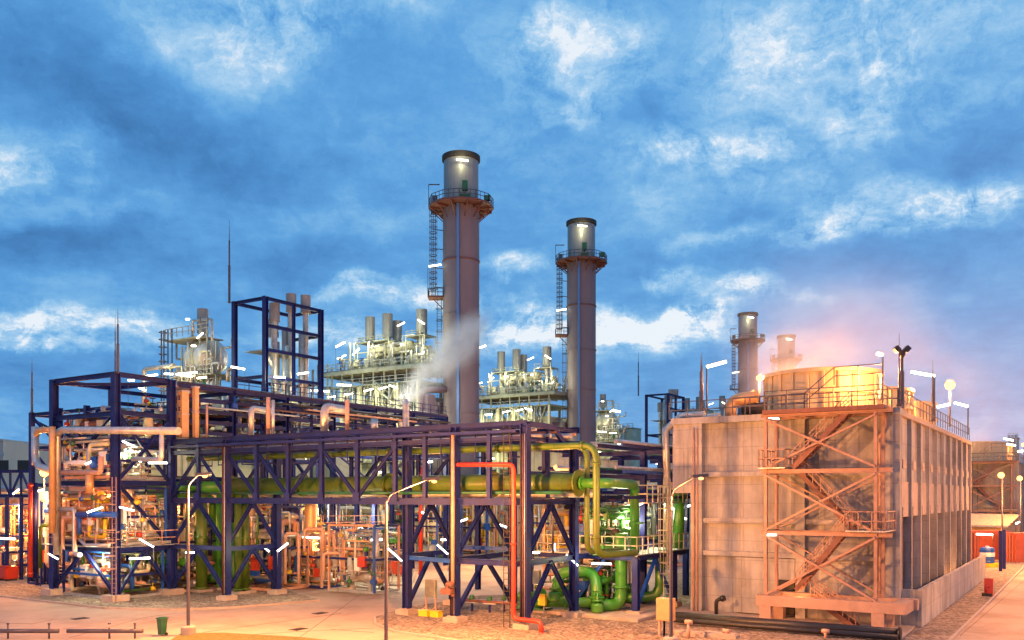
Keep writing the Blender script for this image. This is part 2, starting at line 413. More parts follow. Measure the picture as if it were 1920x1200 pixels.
# ------------------------------------------------------------ ground
def sheet(name, pts, mat_, z0, z1, kind='structure', label=None, cat=None):
    mb = MB(); n = len(pts)
    mb.quad([(a, b, z1) for a, b in pts])
    if z1-z0 > .03:
        for k in range(n):
            p, q = pts[k], pts[(k+1) % n]
            mb.quad([(p[0],p[1],z0),(q[0],q[1],z0),(q[0],q[1],z1),(p[0],p[1],z1)])
    me_o = single(name, mb, mat_, label, cat, origin=(0,0,0), kind=kind)
    import bmesh
    bm = bmesh.new(); bm.from_mesh(me_o.data); bmesh.ops.recalc_face_normals(bm, faces=bm.faces)
    f = max(bm.faces, key=lambda f: f.calc_area())
    if f.normal.z < 0: bmesh.ops.reverse_faces(bm, faces=bm.faces)
    bmesh.ops.triangulate(bm, faces=bm.faces); bm.to_mesh(me_o.data); bm.free()
    return me_o
sheet('ground', [(-2500,-2500),(2500,-2500),(2500,2500),(-2500,2500)], M['ground'], 0, -.012)
sheet('road', [(-60,-90),(230,-90),(230,130),(-60,130)], M['road'], 0, 0)
G = lambda *ps: [sg(x, y)[:2] for x, y in ps]
def bed(name, ps, z=.12):
    pts = G(*ps)
    sheet(name, pts, M['gravel'], 0, z)
    mb = MB()
    for k in range(len(pts)):
        p, q = pts[k], pts[(k+1) % len(pts)]
        mb.beam((p[0],p[1],z/2-.01), (q[0],q[1],z/2-.01), .16, z+.06)
    single('kerb', mb, M['conc2'], None, None, kind='structure')
bed('gravel_bed', [(-60,1112),(100,1131),(200,1142),(330,1145),(430,1141),(520,1134),(600,1127),(545,1110),(500,1082),(60,1060),(-60,1060)])
bed('gravel_bed', [(520,1098),(640,1100),(770,1098),(778,1075),(760,1030),(560,1030)])
bed('gravel_bed', [(702,1160),(704,1172),(740,1186),(850,1203),(1000,1225),(1245,1262),(1245,1125),(1150,1112),(900,1120),(760,1142)])
bed('gravel_bed', [(1246,1262),(1400,1262),(1772,1212),(1850,1135),(1916,1068),(1940,1030),(1800,1012),(1246,1080)])
sheet('concrete_pad', G((985,1150),(1196,1171),(1243,1156),(1243,1112),(1010,1108)), M['conc2'], 0, .30)
sheet('concrete_pad', G((1262,1152),(1266,1172),(1690,1204),(1715,1180),(1500,1130),(1300,1125)), M['conc2'], 0, .22)
sheet('lawn', G((318,1204),(340,1190),(420,1189),(560,1197),(700,1212),(560,1225)), M['lawn'], 0, .09)
# joint lines cast in the road slab
mb = MB()
for ps in (((560,1196),(640,1140),(700,1098)),((380,1186),(640,1150)),((620,1180),(700,1186)),((1800,1192),(1918,1090)),((130,1196),(270,1158),(330,1150)),((0,1168),(60,1170),(110,1160)),((440,1192),(560,1184),(700,1178))):
    g = G(*ps)
    for k in range(len(g)-1): mb.beam((*g[k], .004), (*g[k+1], .004), .025, .012)
single('road_joints', mb, M['dark'], None, None, kind='structure')

# drain covers and tyre marks on the road
for k, (x, y, lb) in enumerate([(600,1150,'drain grate in the road between the two gravel beds'),(150,1160,'drain grate in the road before the left gravel bed'),(560,1180,'drain grate near the lawn strip')]):
    g = sg(x, y); t_ = MB().box(g[0]-.5,g[0]+.5,g[1]-.35,g[1]+.35,.004,.02)
    for j in range(7): t_.box(g[0]-.45+j*.14,g[0]-.40+j*.14,g[1]-.3,g[1]+.3,.02,.035)
    single('drain_grate', t_, M['dark'], lb, 'drain grate')
# ------------------------------------------------------------ steel trestle
def chevron(mb_list, p0, p1, z0, z1, w=.24):
    """two braces from the column feet up to the middle of the beam above"""
    m = ((p0[0]+p1[0])/2, (p0[1]+p1[1])/2, z1)
    mb_list.append(MB().ibeam((p0[0],p0[1],z0), m, w, w)); mb_list.append(MB().ibeam((p1[0],p1[1],z0), m, w, w))
tr = Thing('pipe_trestle', 'long navy steel truss trestle carrying green pipes across the road', 'trestle', (0, 16, 0))
def gus(a, b, z, s=.55): tr.part('gusset', MB().box(a-.19,a-.165,b-s/2,b+s/2,z-s/2,z+s/2), M['navy'])
for b in (30.1, 26.8, 23.46, 20.12, 16.78, 13.44, 10.1):
    gus(0, b, 7.95); gus(0, b, 11.35, .45)
tr.part('cable_tray', MB().box(-.62,-.2,.3,33,11.78,11.8).box(-.63,-.61,.3,33,11.8,11.95).box(-.2,-.18,.3,33,11.8,11.95), M['navy'])
for k in range(6): tr.part('conduit', MB().cyl((-.55+.07*k,.4,11.84),(-.55+.07*k,32.8,11.84),.03,6), M[('dark','rust','navy')[k%3]])
for b in (0, 5.2, 26.8):
    for j, da in enumerate((-.12, .02, .14)): tr.part('conduit', MB().cyl((-.3,b+da,.6),(-.3,b+da,11.7),.035,6), M[('galv','rust','dark')[j]])
for k in range(12):
    b = 1.2+k*2.7; tr.part('pipe_hanger', MB().beam((.35,b,12.1),(.35,b,10.4),.05).beam((.35,b,10.4),(1.9,b,10.4),.1).beam((1.9,b,12.1),(1.9,b,10.4),.05), M['navy'])
cols = [(0,26.8),(5,26.8),(1.2,10.1),(7.0,10.6),(0,5.2),(7.2,5.6),(0,0),(6.1,0.1)]
ZT = 12.3
for a, b in cols:
    zt = ZT if (a, b) not in ((6.1,.1),) else 11.2
    w_ = .48
    c = tr.part('column', MB().box(a-w_/2, a+w_/2, b-w_/2, b-w_/2+.05, .5, zt).box(a-w_/2, a+w_/2, b+w_/2-.05, b+w_/2, .5, zt).box(a-.03, a+.03, b-w_/2+.05, b+w_/2-.05, .5, zt), M['navy'])
    tr.part('footing', MB().box(a-.55, a+.55, b-.55, b+.55, .0, .44).box(a-.38, a+.38, b-.38, b+.38, .44, .5), M['conc2'], c)
    z = .8
A0 = .0
def chord(name, p, q, w=.3, h=.35, m='navy'): return tr.part(name, MB().ibeam(p, q, w, h), M[m])
for a in (0, 6.5):
    lo = 33.5 if a == 0 else 30
    chord('top_chord', (a, lo, ZT), (a, -.1, ZT), .35, .42)
    chord('middle_chord', (a, lo, 11.45), (a, -.1, 11.45), .3, .3)
    chord('bottom_chord', (a, lo, 7.65), (a, -.1, 7.65), .35, .42)
    bs = [30.1, 26.8, 23.46, 20.12, 16.78, 13.44, 10.1, 7.6, 5.2, 2.6]
    for b in bs:
        tr.part('truss_post', MB().ibeam((a, b, 7.86), (a, b, 12.1), .26, .26), M['navy'])
    D = [(26.8,1,23.46,0),(23.46,1,20.12,0),(20.12,0,16.78,1),(16.78,1,13.44,0),(13.44,0,10.1,1),(30.1,1,26.8,0),(30.1,1,33.5,0)]
    for b0, t0, b1, t1 in D:
        tr.part('truss_diagonal', MB().ibeam((a, b0, 11.3 if t0 else 7.9), (a, b1, 11.3 if t1 else 7.9), .2, .2), M['navy'])
for b in [33.2, 30.1, 26.8, 23.46, 20.12, 16.78, 13.44, 10.1, 7.6, 5.2, 2.6, 0.05]:
    for z in (7.65, 11.45):
        tr.part('cross_beam', MB().ibeam((.15, b, z-.02), (6.35, b, z-.02), .22, .28), M['navy'])
    tr.part('cross_beam', MB().ibeam((.15, b, ZT-.05), (6.35, b, ZT-.05), .18, .22), M['navy'])
for k, b in enumerate([30.1, 23.46, 16.78, 10.1]):
    tr.part('plan_brace', MB().beam((.2, b, 12.1), (6.3, b-3.3, 12.1), .14), M['navy'])
# portal frames with beams at 4 m and chevron braces
def portal(p0, p1, levels=((.6,3.9),(4.1,7.5)), mid='navy'):
    tr.part('portal_beam', MB().ibeam((*p0, 4.0), (*p1, 4.0), .28, .34), M[mid])
    for z0, z1 in levels:
        L_ = []; chevron(L_, p0, p1, z0, z1)
        for m_ in L_: tr.part('brace', m_, M['navy'])
        mx, my = (p0[0]+p1[0])/2, (p0[1]+p1[1])/2
        tr.part('gusset', MB().beam((p0[0]*.42+p1[0]*.58, p0[1]*.42+p1[1]*.58, z1-.22), (p0[0]*.58+p1[0]*.42, p0[1]*.58+p1[1]*.42, z1-.22), .05, .5), M['navy'])
portal(cols[0], cols[1]); portal((0,33.5), (0,26.8)); portal(cols[2], cols[3]); portal(cols[4], cols[5]); portal(cols[6], cols[7])
tr.part('portal_beam', MB().ibeam((0, 5.2, 3.95), (0, 0, 3.95), .28, .34), M['navy'])
tr.part('portal_beam', MB().ibeam((1.2, 10.1, 3.9), (.05, 5.2, 3.9), .2, .26), M['blue'])
tr.part('portal_beam', MB().ibeam((7.0, 10.6, 4.3), (7.2, 5.6, 4.3), .2, .26), M['blue'])
# mid-span support pair under the long truss
for b in (13.0,):
    tr.part('column', MB().ibeam((13.5, b, .5), (13.5, b, 9.5), .35, .35), M['navy'])
# end walkway that slopes down at the right end
tr.part('end_beam', MB().beam((.3,.0,ZT),(3.2,-.02,ZT),.24,.34).beam((3.2,-.02,ZT),(4.6,-.1,11.25),.2,.3).beam((4.6,-.1,11.25),(7.0,-.4,11.25),.2,.3).beam((2.6,0,7.9),(2.6,0,12.1),.2), M['navy'])

# pipes carried by the trestle
def pipe(name, pts, r, m, label, cat='pipe', n=12, bend=None, flanges=(), group=None, supports=()):
    mb = MB().tube(pts, r, n, bend)
    xs = [p[0] for p in pts]; ys = [p[1] for p in pts]; zs = [p[2] for p in pts]
    t = Thing(name, label, cat, ((min(xs)+max(xs))/2, (min(ys)+max(ys))/2, min(zs)-r), group)
    t.part('pipe_run', mb, M[m])
    for k, (p, d) in enumerate(flanges):
        t.part('flange', MB().flange(p, d, r*1.35, .14), M[m])
    for k, (p, q) in enumerate(supports):
        t.part('support', MB().beam(p, q, .14), M['navy'])
    return t
pipe('large_green_pipe', [(3.0,40.4,8.75),(3.0,30,8.75)], .46, 'green', 'bright green pipe stub ahead of the thick olive main at trestle left end', flanges=[((3.0,30.2,8.75),(0,1,0)),((3.0,35,8.75),(0,1,0))])
pipe('large_green_pipe', [(3.0,30,8.78),(3.0,4.4,8.78),(3.0,-2.0,8.78)], .62, 'olive', 'thickest olive green pipe running level along the trestle floor', n=20,
     flanges=[((3.0,b,8.78),(0,1,0)) for b in (29.8, 21.8, 13.2, 4.3, -1.95)], supports=[((2.4,b,7.8),(3.6,b,7.8)) for b in (26,18,10,2)])
pipe('green_pipe', [(1.6,33.5,11.0),(1.6,-3.9,11.0),(1.6,-3.9,4.5),(5.5,-4.6,4.5)], .21, 'olive', 'olive pipe under the trestle roof, dropping nearer of the paired legs', bend=.9,
     flanges=[((1.6,b,11.0),(0,1,0)) for b in (24,12,3,-3)]+[((1.6,-3.9,9.9),(0,0,1)),((1.6,-3.9,5.6),(0,0,1))])
pipe('green_pipe', [(4.0,33.5,11.1),(4.0,-2.0,11.1),(4.0,-2.0,4.5),(7.5,-2.6,4.5)], .18, 'olive', 'second olive pipe behind the first, dropping as the left paired leg', bend=.8)
for k, (a, r, m, z, lb) in enumerate([(.9,.09,'insul',12.0,'thin silver pipe on the trestle roof edge nearest the road'),(2.6,.14,'galv',11.75,'medium silver pipe over the paired olive pipes'),
      (3.3,.08,'rust',12.0,'slim rust red conduit along the trestle roof'),(5.2,.17,'insul',11.85,'fat silver lagged pipe at the back of the trestle roof'),(5.8,.1,'pink',12.0,'peach coloured conduit along the rear trestle roof edge')]):
    pipe('service_pipe', [(a,33.5,z),(a,-.2,z)], r, m, lb, n=8)
for k, (a, r, m, z, lb) in enumerate([(.8,.1,'dkgreen',8.2,'thin dark green pipe low beside the thick olive main'),(5.3,.2,'insul',8.1,'silver lagged pipe behind the thick olive main')]):
    pipe('service_pipe', [(a,33.5,z),(a,-2,z)], r, m, lb, n=8)
for z0, r_, a_, b0, b1, m_ in ((8.78,.62,3.0,-1,29,'olive'),(11.0,.21,1.6,-3,33,'olive')):
    mb = MB()
    for k in range(int((b1-b0)/1.9)): mb.flange((a_,b0+k*1.9,z0),(0,1,0),r_+.018,.05)
    nm = 'thick olive main' if r_ > .5 else 'thin olive pipe above it'
    single('pipe_band', mb, M[m_], 'row of weld bands round the '+nm, 'pipe bands')
# red fire main
a_ = pa(860,873,.0); 
pipe('red_pipe', [pa(858,871,-.6),pa(963,871,-.6),pa(963,1160,-.6),pa(1015,1166,-.9),vadd(pa(1015,1166,-.9),(0,0,-.8))], .14, 'red', 'bright red fire pipe bent across and down the trestle front', bend=.35,
     flanges=[(pa(963,1020,-.6),(0,0,1)),(pa(1015,1187,-.9),(0,0,1))])
pipe('red_pipe', [sp(789,875,70),sp(789,1082,70)], .17, 'red', 'upright red standpipe behind the trestle above a red box', flanges=[(sp(789,960,70),(0,0,1)),(sp(789,1075,70),(0,0,1))])
# silver pipe running up the column at 856
pipe('vertical_pipe', [pa(849,812,-.45),pa(849,1118,-.45)], .11, 'pink', 'slim peach conduit strapped up the centre trestle column')
mb = MB()
for z in [x*.35+.8 for x in range(33)]:
    mb.beam((6.3,-.2,z),(6.3,.2,z),.03)
mb.beam((6.3,-.22,.6),(6.3,-.22,12.3),.05).beam((6.3,.22,.6),(6.3,.22,12.3),.05)
p = pa(952,1140,-.0)
t = Thing('ladder', 'thin steel ladder up the column beside the red pipe', 'ladder', (-.35,1.1,0.1))
mb = MB()
for k in range(32): mb.beam((-.35,.9,.5+k*.36),(-.35,1.3,.5+k*.36),.035)
t.part('rungs', mb, M['dark']); t.part('rail', MB().beam((-.35,.88,.12),(-.35,.88,12.2),.04), M['dark']); t.part('rail', MB().beam((-.35,1.32,.12),(-.35,1.32,12.2),.04), M['dark'])

# ------------------------------------------------------------ rack going away on the right of the trestle
rr = Thing('pipe_rack', 'navy pipe rack running away between pump deck and cooling tower', 'pipe rack', (30, 1, 0))
for a in (14, 22, 30, 40, 52):
    for b in (-1.2, 4.5):
        rr.part('column', MB().ibeam((a,b,.1),(a,b,11.3),.4,.4), M['navy'])
    for z in (7.7, 9.4, 11.1): rr.part('cross_beam', MB().ibeam((a,-2.8,z),(a,5.5,z),.25,.3), M['navy'])
for z in (7.9, 9.6, 11.3):
    rr.part('long_beam', MB().ibeam((7,-1.2,z),(56,-1.2,z),.2,.26), M['navy'])
    rr.part('long_beam', MB().ibeam((7,-3.0,z),(56,-3.0,z),.14,.2), M['blue'] if z == 9.6 else M['navy'])
    rr.part('long_beam', MB().ibeam((7,4.5,z),(56,4.5,z),.2,.26), M['navy'])
ii = 0
words = ['first','second','third','fourth','fifth','sixth','seventh','eighth','ninth','tenth','eleventh','twelfth','thirteenth','fourteenth','fifteenth','sixteenth','seventeenth','eighteenth','nineteenth','twentieth']
tier = {8.3:'lowest', 9.95:'middle', 11.65:'top'}
for z in (8.3, 9.95, 11.65):
    for k, b in enumerate((-2.2,-.4,1.0,2.3,3.6)):
        m = rnd.choice(['galv','dkgreen','dark','navy','insul','galv']); r = rnd.uniform(.08,.18)
        pipe('rack_pipe', [(7.5,b,z+r-.2),(56,b,z+r-.2)], r, m, f'{words[k]} pipe from the right on {tier[z]} tier of the rack beside the cooling tower', n=8, group='pipes on the right pipe rack')

# ------------------------------------------------------------ tall navy frame at the left (tower frame) and the rack behind it
fr = Thing('steel_frame', 'tall open navy steel frame with bare roof beams at the left', 'steel frame', (-2.5, 37.5, 0))
fc = [(-5.1,33.1),(-5.1,41.4),(0,33.5),(0,41.4)]
for a, b in fc:
    c = fr.part('column', MB().ibeam((a,b,.6),(a,b,17.3),.52,.52,.06), M['navy'])
    fr.part('footing', MB().box(a-.7,a+.7,b-.7,b+.7,0,.6), M['conc2'], c)
def fb(p, q, w=.3, h=.36, m='navy', nm='beam'): fr.part(nm, MB().ibeam(p, q, w, h), M[m])
for z in (17.15, 9.0, 3.95):
    fb((-5.1,33.3,z),(-5.1,41.2,z)); fb((0,33.7,z),(0,41.2,z)); fb((-4.9,33.1,z),(-.2,33.5,z)); fb((-4.9,41.4,z),(-.2,41.4,z))
fb((-5.1,33.3,14.2),(-5.1,41.2,14.2)); fb((-4.9,33.1,14.3),(-.2,33.5,14.3)); fb((-5.1,33.3,12.2),(-5.1,41.2,12.2))
fb((-5.0,33.2,17.0),(-.1,41.3,17.0),.2,.2,nm='plan_brace'); fb((-5.0,41.3,16.95),(-.1,33.4,16.95),.2,.2,nm='plan_brace')
for (p, q) in [((-5.1,41.2,9.2),(-5.1,33.4,14.0)),((-5.1,33.4,9.2),(-5.1,41.1,13.9)),((-5.1,33.4,.8),(-5.1,37.2,3.8)),((-5.1,41.1,.8),(-5.1,37.2,3.8)),
               ((-4.8,33.1,.8),(-2.5,33.3,3.8)),((-.2,33.4,.8),(-2.5,33.3,3.8)),((-4.8,33.1,14.1),(-.3,33.4,9.2)),((-4.8,33.1,9.3),(-.3,33.4,13.9)),
               ((0,33.8,.8),(0,37.4,3.8)),((0,41,.8),(0,37.4,3.8)),((-4.9,41.4,14),(-.2,41.4,9.2)),((-4.8,33.1,8.8),(-.3,33.4,4.2))]:
    fb(p, q, .22, .22, nm='brace')
fr.part('floor_deck', MB().box(-5.9,.3,32.9,41.8,4.13,4.2), M['galv'])
fr.part('floor_deck', MB().box(-4.9,-.2,33.6,41.2,9.2,9.26), M['galv'])
fr.part('floor_railing', MB().rail([(-5.85,41.8,4.2),(-5.85,32.95,4.2),(.3,32.95,4.2)], 1.1, 1.5, .03), M['pink'])
# lower frame further left
lf = Thing('steel_frame', 'lower navy steel frame at far left behind the lagged pipe loop', 'steel frame', (2, 48, 0))
for a, b, z in [(0,54,15.7),(0,49.4,15.9),(0,45.2,15.9),(6,54,15.7),(6,49.4,15.9),(6,45.2,15.9)]:
    lf.part('column', MB().ibeam((a,b,.1),(a,b,z),.4,.4), M['navy'])
for z in (15.5,12.4,9.0,5.2):
    for a in (0,6): lf.part('beam', MB().ibeam((a,41.6,z),(a,53.8,z),.28,.32), M['navy'])
    lf.part('beam', MB().ibeam((.2,54,z),(5.8,54,z),.28,.32), M['navy'])
for p, q in [((0,53.8,15.2),(0,49.6,12.6)),((0,49.2,12.6),(0,45.4,15.2)),((0,53.8,12.2),(0,49.6,9.2)),((0,49.6,9),(0,53.8,5.4)),((0,49.2,9.2),(0,45.4,12.2)),((.2,54,15),(5.8,54,12.6))]:
    lf.part('brace', MB().ibeam(p, q, .2, .2), M['navy'])

# long rack behind the left frame, three tiers of pipes
rk = Thing('pipe_rack', 'tall navy pipe rack packed with pipes running away behind the trestle', 'pipe rack', (20, 37, 0))
RA = [6, 12, 18, 24, 30, 36]
for a in RA:
    for b in (33.4, 41.4):
        rk.part('column', MB().ibeam((a,b,.1),(a,b,17.0),.42,.42), M['navy'])
    for z in (9.0, 12.4, 14.6, 16.8):
        rk.part('cross_beam', MB().ibeam((a,33.6,z),(a,41.2,z),.26,.32), M['navy'])
for z in (9.0, 12.4, 13.2, 14.1, 15.0, 15.9, 16.9):
    for b in (33.2, 41.4):
        for k in range(len(RA)):
            a0 = 0.3 if k == 0 else RA[k-1]
            rk.part('long_beam', MB().ibeam((a0+.2,b,z),(RA[k]-.2,b,z),.22,.32), M['navy'])
for k in range(len(RA)-1):
    for z0_, z1_ in ((9.2,12.2),(14.9,16.7)):
        rk.part('brace', MB().beam((RA[k]+.2,33.3,z0_ if k % 2 else z1_), (RA[k+1]-.2,33.3,z1_ if k % 2 else z0_), .14), M['navy'])
    rk.part('cable_tray', MB().box(RA[k]+.1,RA[k+1]-.1,32.6,33.0,16.2,16.24).box(RA[k]+.1,RA[k+1]-.1,32.6,32.62,16.24,16.36), M['dark'])
    rk.part('top_railing', MB().rail([(RA[k]+.2,33.2,17.1),(RA[k+1]-.2,33.2,17.1)],1.0,1.5,.028), M['navy'])
    rk.part('brace', MB().beam((RA[k]+.2,33.2,12.6) if k % 2 else (RA[k+1]-.2,33.2,12.6), ((RA[k]+RA[k+1])/2,33.2,14.5), .18), M['navy'])
    rk.part('truss_post', MB().ibeam(((RA[k]+RA[k+1])/2,33.2,12.6),((RA[k]+RA[k+1])/2,33.2,16.7),.18,.2), M['navy'])
    rk.part('truss_post', MB().ibeam(((RA[k]+RA[k+1])/2,33.2,9.2),((RA[k]+RA[k+1])/2,33.2,12.2),.18,.2), M['navy'])
    rk.part('walkway', MB().box(RA[k]+.3,RA[k+1]-.3,33.5,34.3,14.85,14.9).rail([(RA[k]+.3,33.45,14.9),(RA[k+1]-.3,33.45,14.9)],1.0,2,.025), M['galv'])
tier = {9.2:'bottom', 12.6:'second', 14.85:'third', 17.05:'top'}
for z in (9.2, 12.6, 14.85, 17.05):
    for k, b in enumerate((34.8,35.9,37.0,38.1,39.2,40.4)):
        if z > 17 and k > 2: continue
        m = rnd.choice(['galv','dark','dkgreen','navy','insul','dark','rust','navy']); r = rnd.uniform(.12,.34)
        pipe('rack_pipe', [(1+rnd.uniform(0,3),b,z+r),(38,b,z+r)], r, m, f'{words[k]} pipe back from the edge on {tier[z]} tier of the long rack', n=8, group='pipes on the long pipe rack')
for k, (a0, a1) in enumerate([(3,13),(7,21),(14,30),(20,34)]):   # expansion loops and header pieces seen lit
    z = 15.3+.35*k
    pipe('rack_loop', [(a0,33.9,z),(a0+.1,32.7,z),(a1,32.7,z),(a1,33.9,z)], .09, ['galv','rust','pink','galv'][k], f'{["small silver","longest rust red","peach coloured","farthest silver"][k]} pipe loop bulging out of the long rack side')
for k in range(9):      # tees, valves and stubs along the visible rack side
    a = 2.2+k*3.6; z = (12.9,15.2,13.6)[k%3]
    t = Thing('rack_valve', f'{words[k]} valve assembly from the left frame along the side of the long rack', 'valve', (a,33,z))
    t.part('body', MB().capsule((a,32.9,z+.45),.26,.3).cyl((a,32.9,z),(a,32.9,z+1.3),.09,8), M[('dkgreen','blue','rust','galv')[k%4]])
    t.part('handwheel', MB().lathe((a,32.9,z+1.3),[(.18,0),(.27,0),(.27,.05),(.18,.05)],10), M['dark'])
    t.part('branch', MB().tube([(a,32.9,z+.1),(a+.9,32.9,z+.1),(a+.9,33.9,z+.1)],.09,8), M['galv'])
# cable trays and lagged ducts standing on the rack side above the trestle
def duct(p0, p1, w, label, m='orange', dome=True):
    a, b, z0 = p0; z1 = p1
    t = Thing('riser_duct', label, 'duct', (a, b, z0))
    t.part('casing', MB().box(a-w/2,a+w/2,b-w/2,b+w/2,z0,z1), M[m])
    t.part('cap', MB().box(a-w/2-.06,a+w/2+.06,b-w/2-.06,b+w/2+.06,z1,z1+.12), M['galv'])
    t.part('band', MB().box(a-w/2-.03,a+w/2+.03,b-w/2-.03,b+w/2+.03,(z0+z1)/2,(z0+z1)/2+.08), M['galv'])
for px, y0, y1, w_, lb in [(343,735,820,.66,'widest orange lit duct rising above the trestle left end'),(367,727,820,.36,'slim orange lit duct beside the widest duct'),]:
    p = pa(px,y0,.9); q = pa(px,y1,.9); duct((p[0],p[1],q[2]), p[2], w_, lb)
for px, y0, y1, r, lb, m in [(388,759,820,.09,'thinnest lit riser pipe right of the orange ducts','pink'),(471,765,820,.22,'lagged riser pipe with bent top, left of the double risers','insul'),
        (503,745,820,.17,'nearer of two riser pipes at the rack middle','pink'),(512,750,820,.13,'thinner of two riser pipes at the rack middle','insul'),
        (608,762,815,.3,'thick lagged riser with bent top near the rack far end','insul'),(651,750,812,.16,'rightmost slim riser against the rack far end','pink'),(702,785,812,.26,'short stout riser right of the rack end','insul')]:
    p = pa(px,y0,1.5 if px < 700 else 3); q = pa(px,y1,1.5 if px < 700 else 3)
    pipe('riser_pipe', [q, p, (p[0]+2.5,p[1]+.4,p[2])] if 'bent' in lb else [q, p], r, m, lb, bend=r*2)
p = pa(761,748,4.5); q = pa(761,815,4.5)
t = Thing('vent_pipe', 'blue and orange lit upright vent pipe left of the tallest chimney', 'vent pipe', q)
t.part('shaft', MB().lathe(q, [(.24,0),(.24,p[2]-q[2]-.4),(.1,p[2]-q[2]),(0.001,p[2]-q[2])], 14), M['insul'])

# ------------------------------------------------------------ blue tall boiler frames (two, the second far right)
def silencer(t, a, b, z0, z1, zt, r, n=20):
    c = t.part('silencer', MB().lathe((a,b,0), [(r,z1),(r,zt),(r*.86,zt),(r*.86,zt-.6)], n).lathe((a,b,0), [(.001,z1),(r,z1)], n), M['stackcap'])
    t.part('vent_stem', MB().lathe((a,b,0), [(r*.55,z0),(r*.55,z1)], 14), M['insul'], c)
bf = Thing('steel_frame', 'tallest open navy box frame holding silver exhaust pipes, left of centre', 'steel frame', (27.3, 51.2, 0))
A1, A2, B1, B2 = 23.1, 31.6, 48.7, 53.8
for a in (A1, A2):
    for b in (B1, B2):
        bf.part('column', MB().ibeam((a,b,.1),(a,b,30.2),.5,.5,.07), M['navy'])
bf.part('column', MB().ibeam((27.3,B1,.1),(27.3,B1,30),.3,.3), M['navy'])
for z in (30.0, 27.0, 24.3, 21.3, 17.2, 12):
    bf.part('beam', MB().ibeam((A1+.2,B1,z),(A2-.2,B1,z),.3,.36), M['navy'])
    if z in (30.0, 21.3, 17.2, 12, 27.0): 
        if z != 27.0:
            bf.part('beam', MB().ibeam((A1,B1+.2,z),(A1,B2-.2,z),.3,.36), M['navy']); bf.part('beam', MB().ibeam((A1+.2,B2,z),(A2-.2,B2,z),.3,.36), M['navy'])
        bf.part('beam', MB().ibeam((A2,B1+.2,z),(A2,B2-.2,z),.3,.36), M['navy'])
bf.part('brace', MB().beam((A1,B1,21.4),(A2,B2,21.4),.2), M['navy'])
bf.part('platform', MB().box(A1+1,A2-1,B1+.3,B2-.5,24.5,24.58), M['galv'])
bf.part('platform', MB().box(A1-2.5,A1+3,B1+1.5,B2+2,18.6,18.7), M['navy'])
# the exhaust pipes stand inside it
EX = Thing('exhaust_vents', 'cluster of silver exhaust vents standing inside the tallest navy frame', 'vents', (28, 51, 12))
for a, b, zt in [(25.6,50.0,30.0),(28.3,50.2,31.6),(30.4,50.0,31.8),(27.8,52.6,28.8),(30.2,52.6,28.2)]:
    silencer(EX, a, b, 12, zt-2.1, zt, .6)
for pts, r in [([(24.6,50.3,28.6),(24.6,50.3,24),(25.8,50.3,22.6),(26.2,50.3,18.8),(25.4,50.5,17.6),(24.2,50.5,17.6)],.28),([(26.6,49.6,27),(26.6,49.6,16)],.22),
               ([(29.3,49.6,27),(29.3,49.6,16)],.3),([(31,49.4,23),(31,49.4,15)],.16),([(27.4,51.6,26),(27.4,51.6,15)],.34)]:
    EX.part('exhaust_pipe', MB().tube(pts, r, 12), M['insul'])
for k in range(7):
    a = 24+k*1.1
    EX.part('valve', MB().capsule((a,49.5,19.3+rnd.uniform(-.6,.8)),.35,.4).cyl((a,49.5,19.3),(a,49.5,20.9),.06).lathe((a,49.5,20.9),[(.3,0),(.3,.06)],10), M['galv'])
# free posts and lamp-lit risers left of it
mb = MB()
for a, b, z in [(22.5,54.6,19.8),(24.5,53.0,19.4)]:
    mb = MB().lathe((a,b,0), [(.42,12),(.42,z),(.2,z+.4),(.001,z+.4)], 14)
    single('vent_pipe', mb, M['insul'], ('nearer' if b > 54 else 'farther')+' of two stout pale vent pipes at the tall frame foot', 'vent pipe')
copy_thing(bf, world(27.3+111.5, 51.2-.3, 0), 'smaller looking navy box frame far off, left of the cooling tower')
copy_thing(EX, world(28+111.5, 51-.3, 12), 'far cluster of exhaust vents inside the distant navy frame')
# ------------------------------------------------------------ lamps
LAMPN = [0]
def lamp(px, py, d, ln, ang, label, mat_=None, drop=None, fat=1.0, real=1.9):
    """fluorescent batten seen centred on a picture point at depth d; its length and tilt as pictured"""
    L_ = max(ln*.88/F*d, .5); c = sp(px, py, d); t = R(ang)
    du = site(OX+math.cos(t), OY); du = (du[0], du[1], math.sin(t))
    s = L_/2
    p = (c[0]-du[0]*s, c[1]-du[1]*s, c[2]-du[2]*s); q = (c[0]+du[0]*s, c[1]+du[1]*s, c[2]+du[2]*s)
    T_ = Thing('tube_lamp', label, 'lamp', c, 'fluorescent tube lamps')
    r = .072*fat*max(.75, d/72)
    T_.part('tube', MB().cyl(p, q, r, 8), mat_ or TUBE)
    up = (0, 0, r*1.25)
    T_.part('housing', MB().beam(vadd(p, up), vadd(q, up), r*2.0, r*.4), M['pole'])
    dz = drop if drop is not None else -1.2
    lo = min(p, q, key=lambda v: v[2]) if dz < 0 else max(p, q, key=lambda v: v[2])
    T_.part('bracket', MB().cyl(vadd(lo, (0,0,r*1.6)), vadd(lo, (0,0,dz)), .02, 6), M['pole'])
    return T_

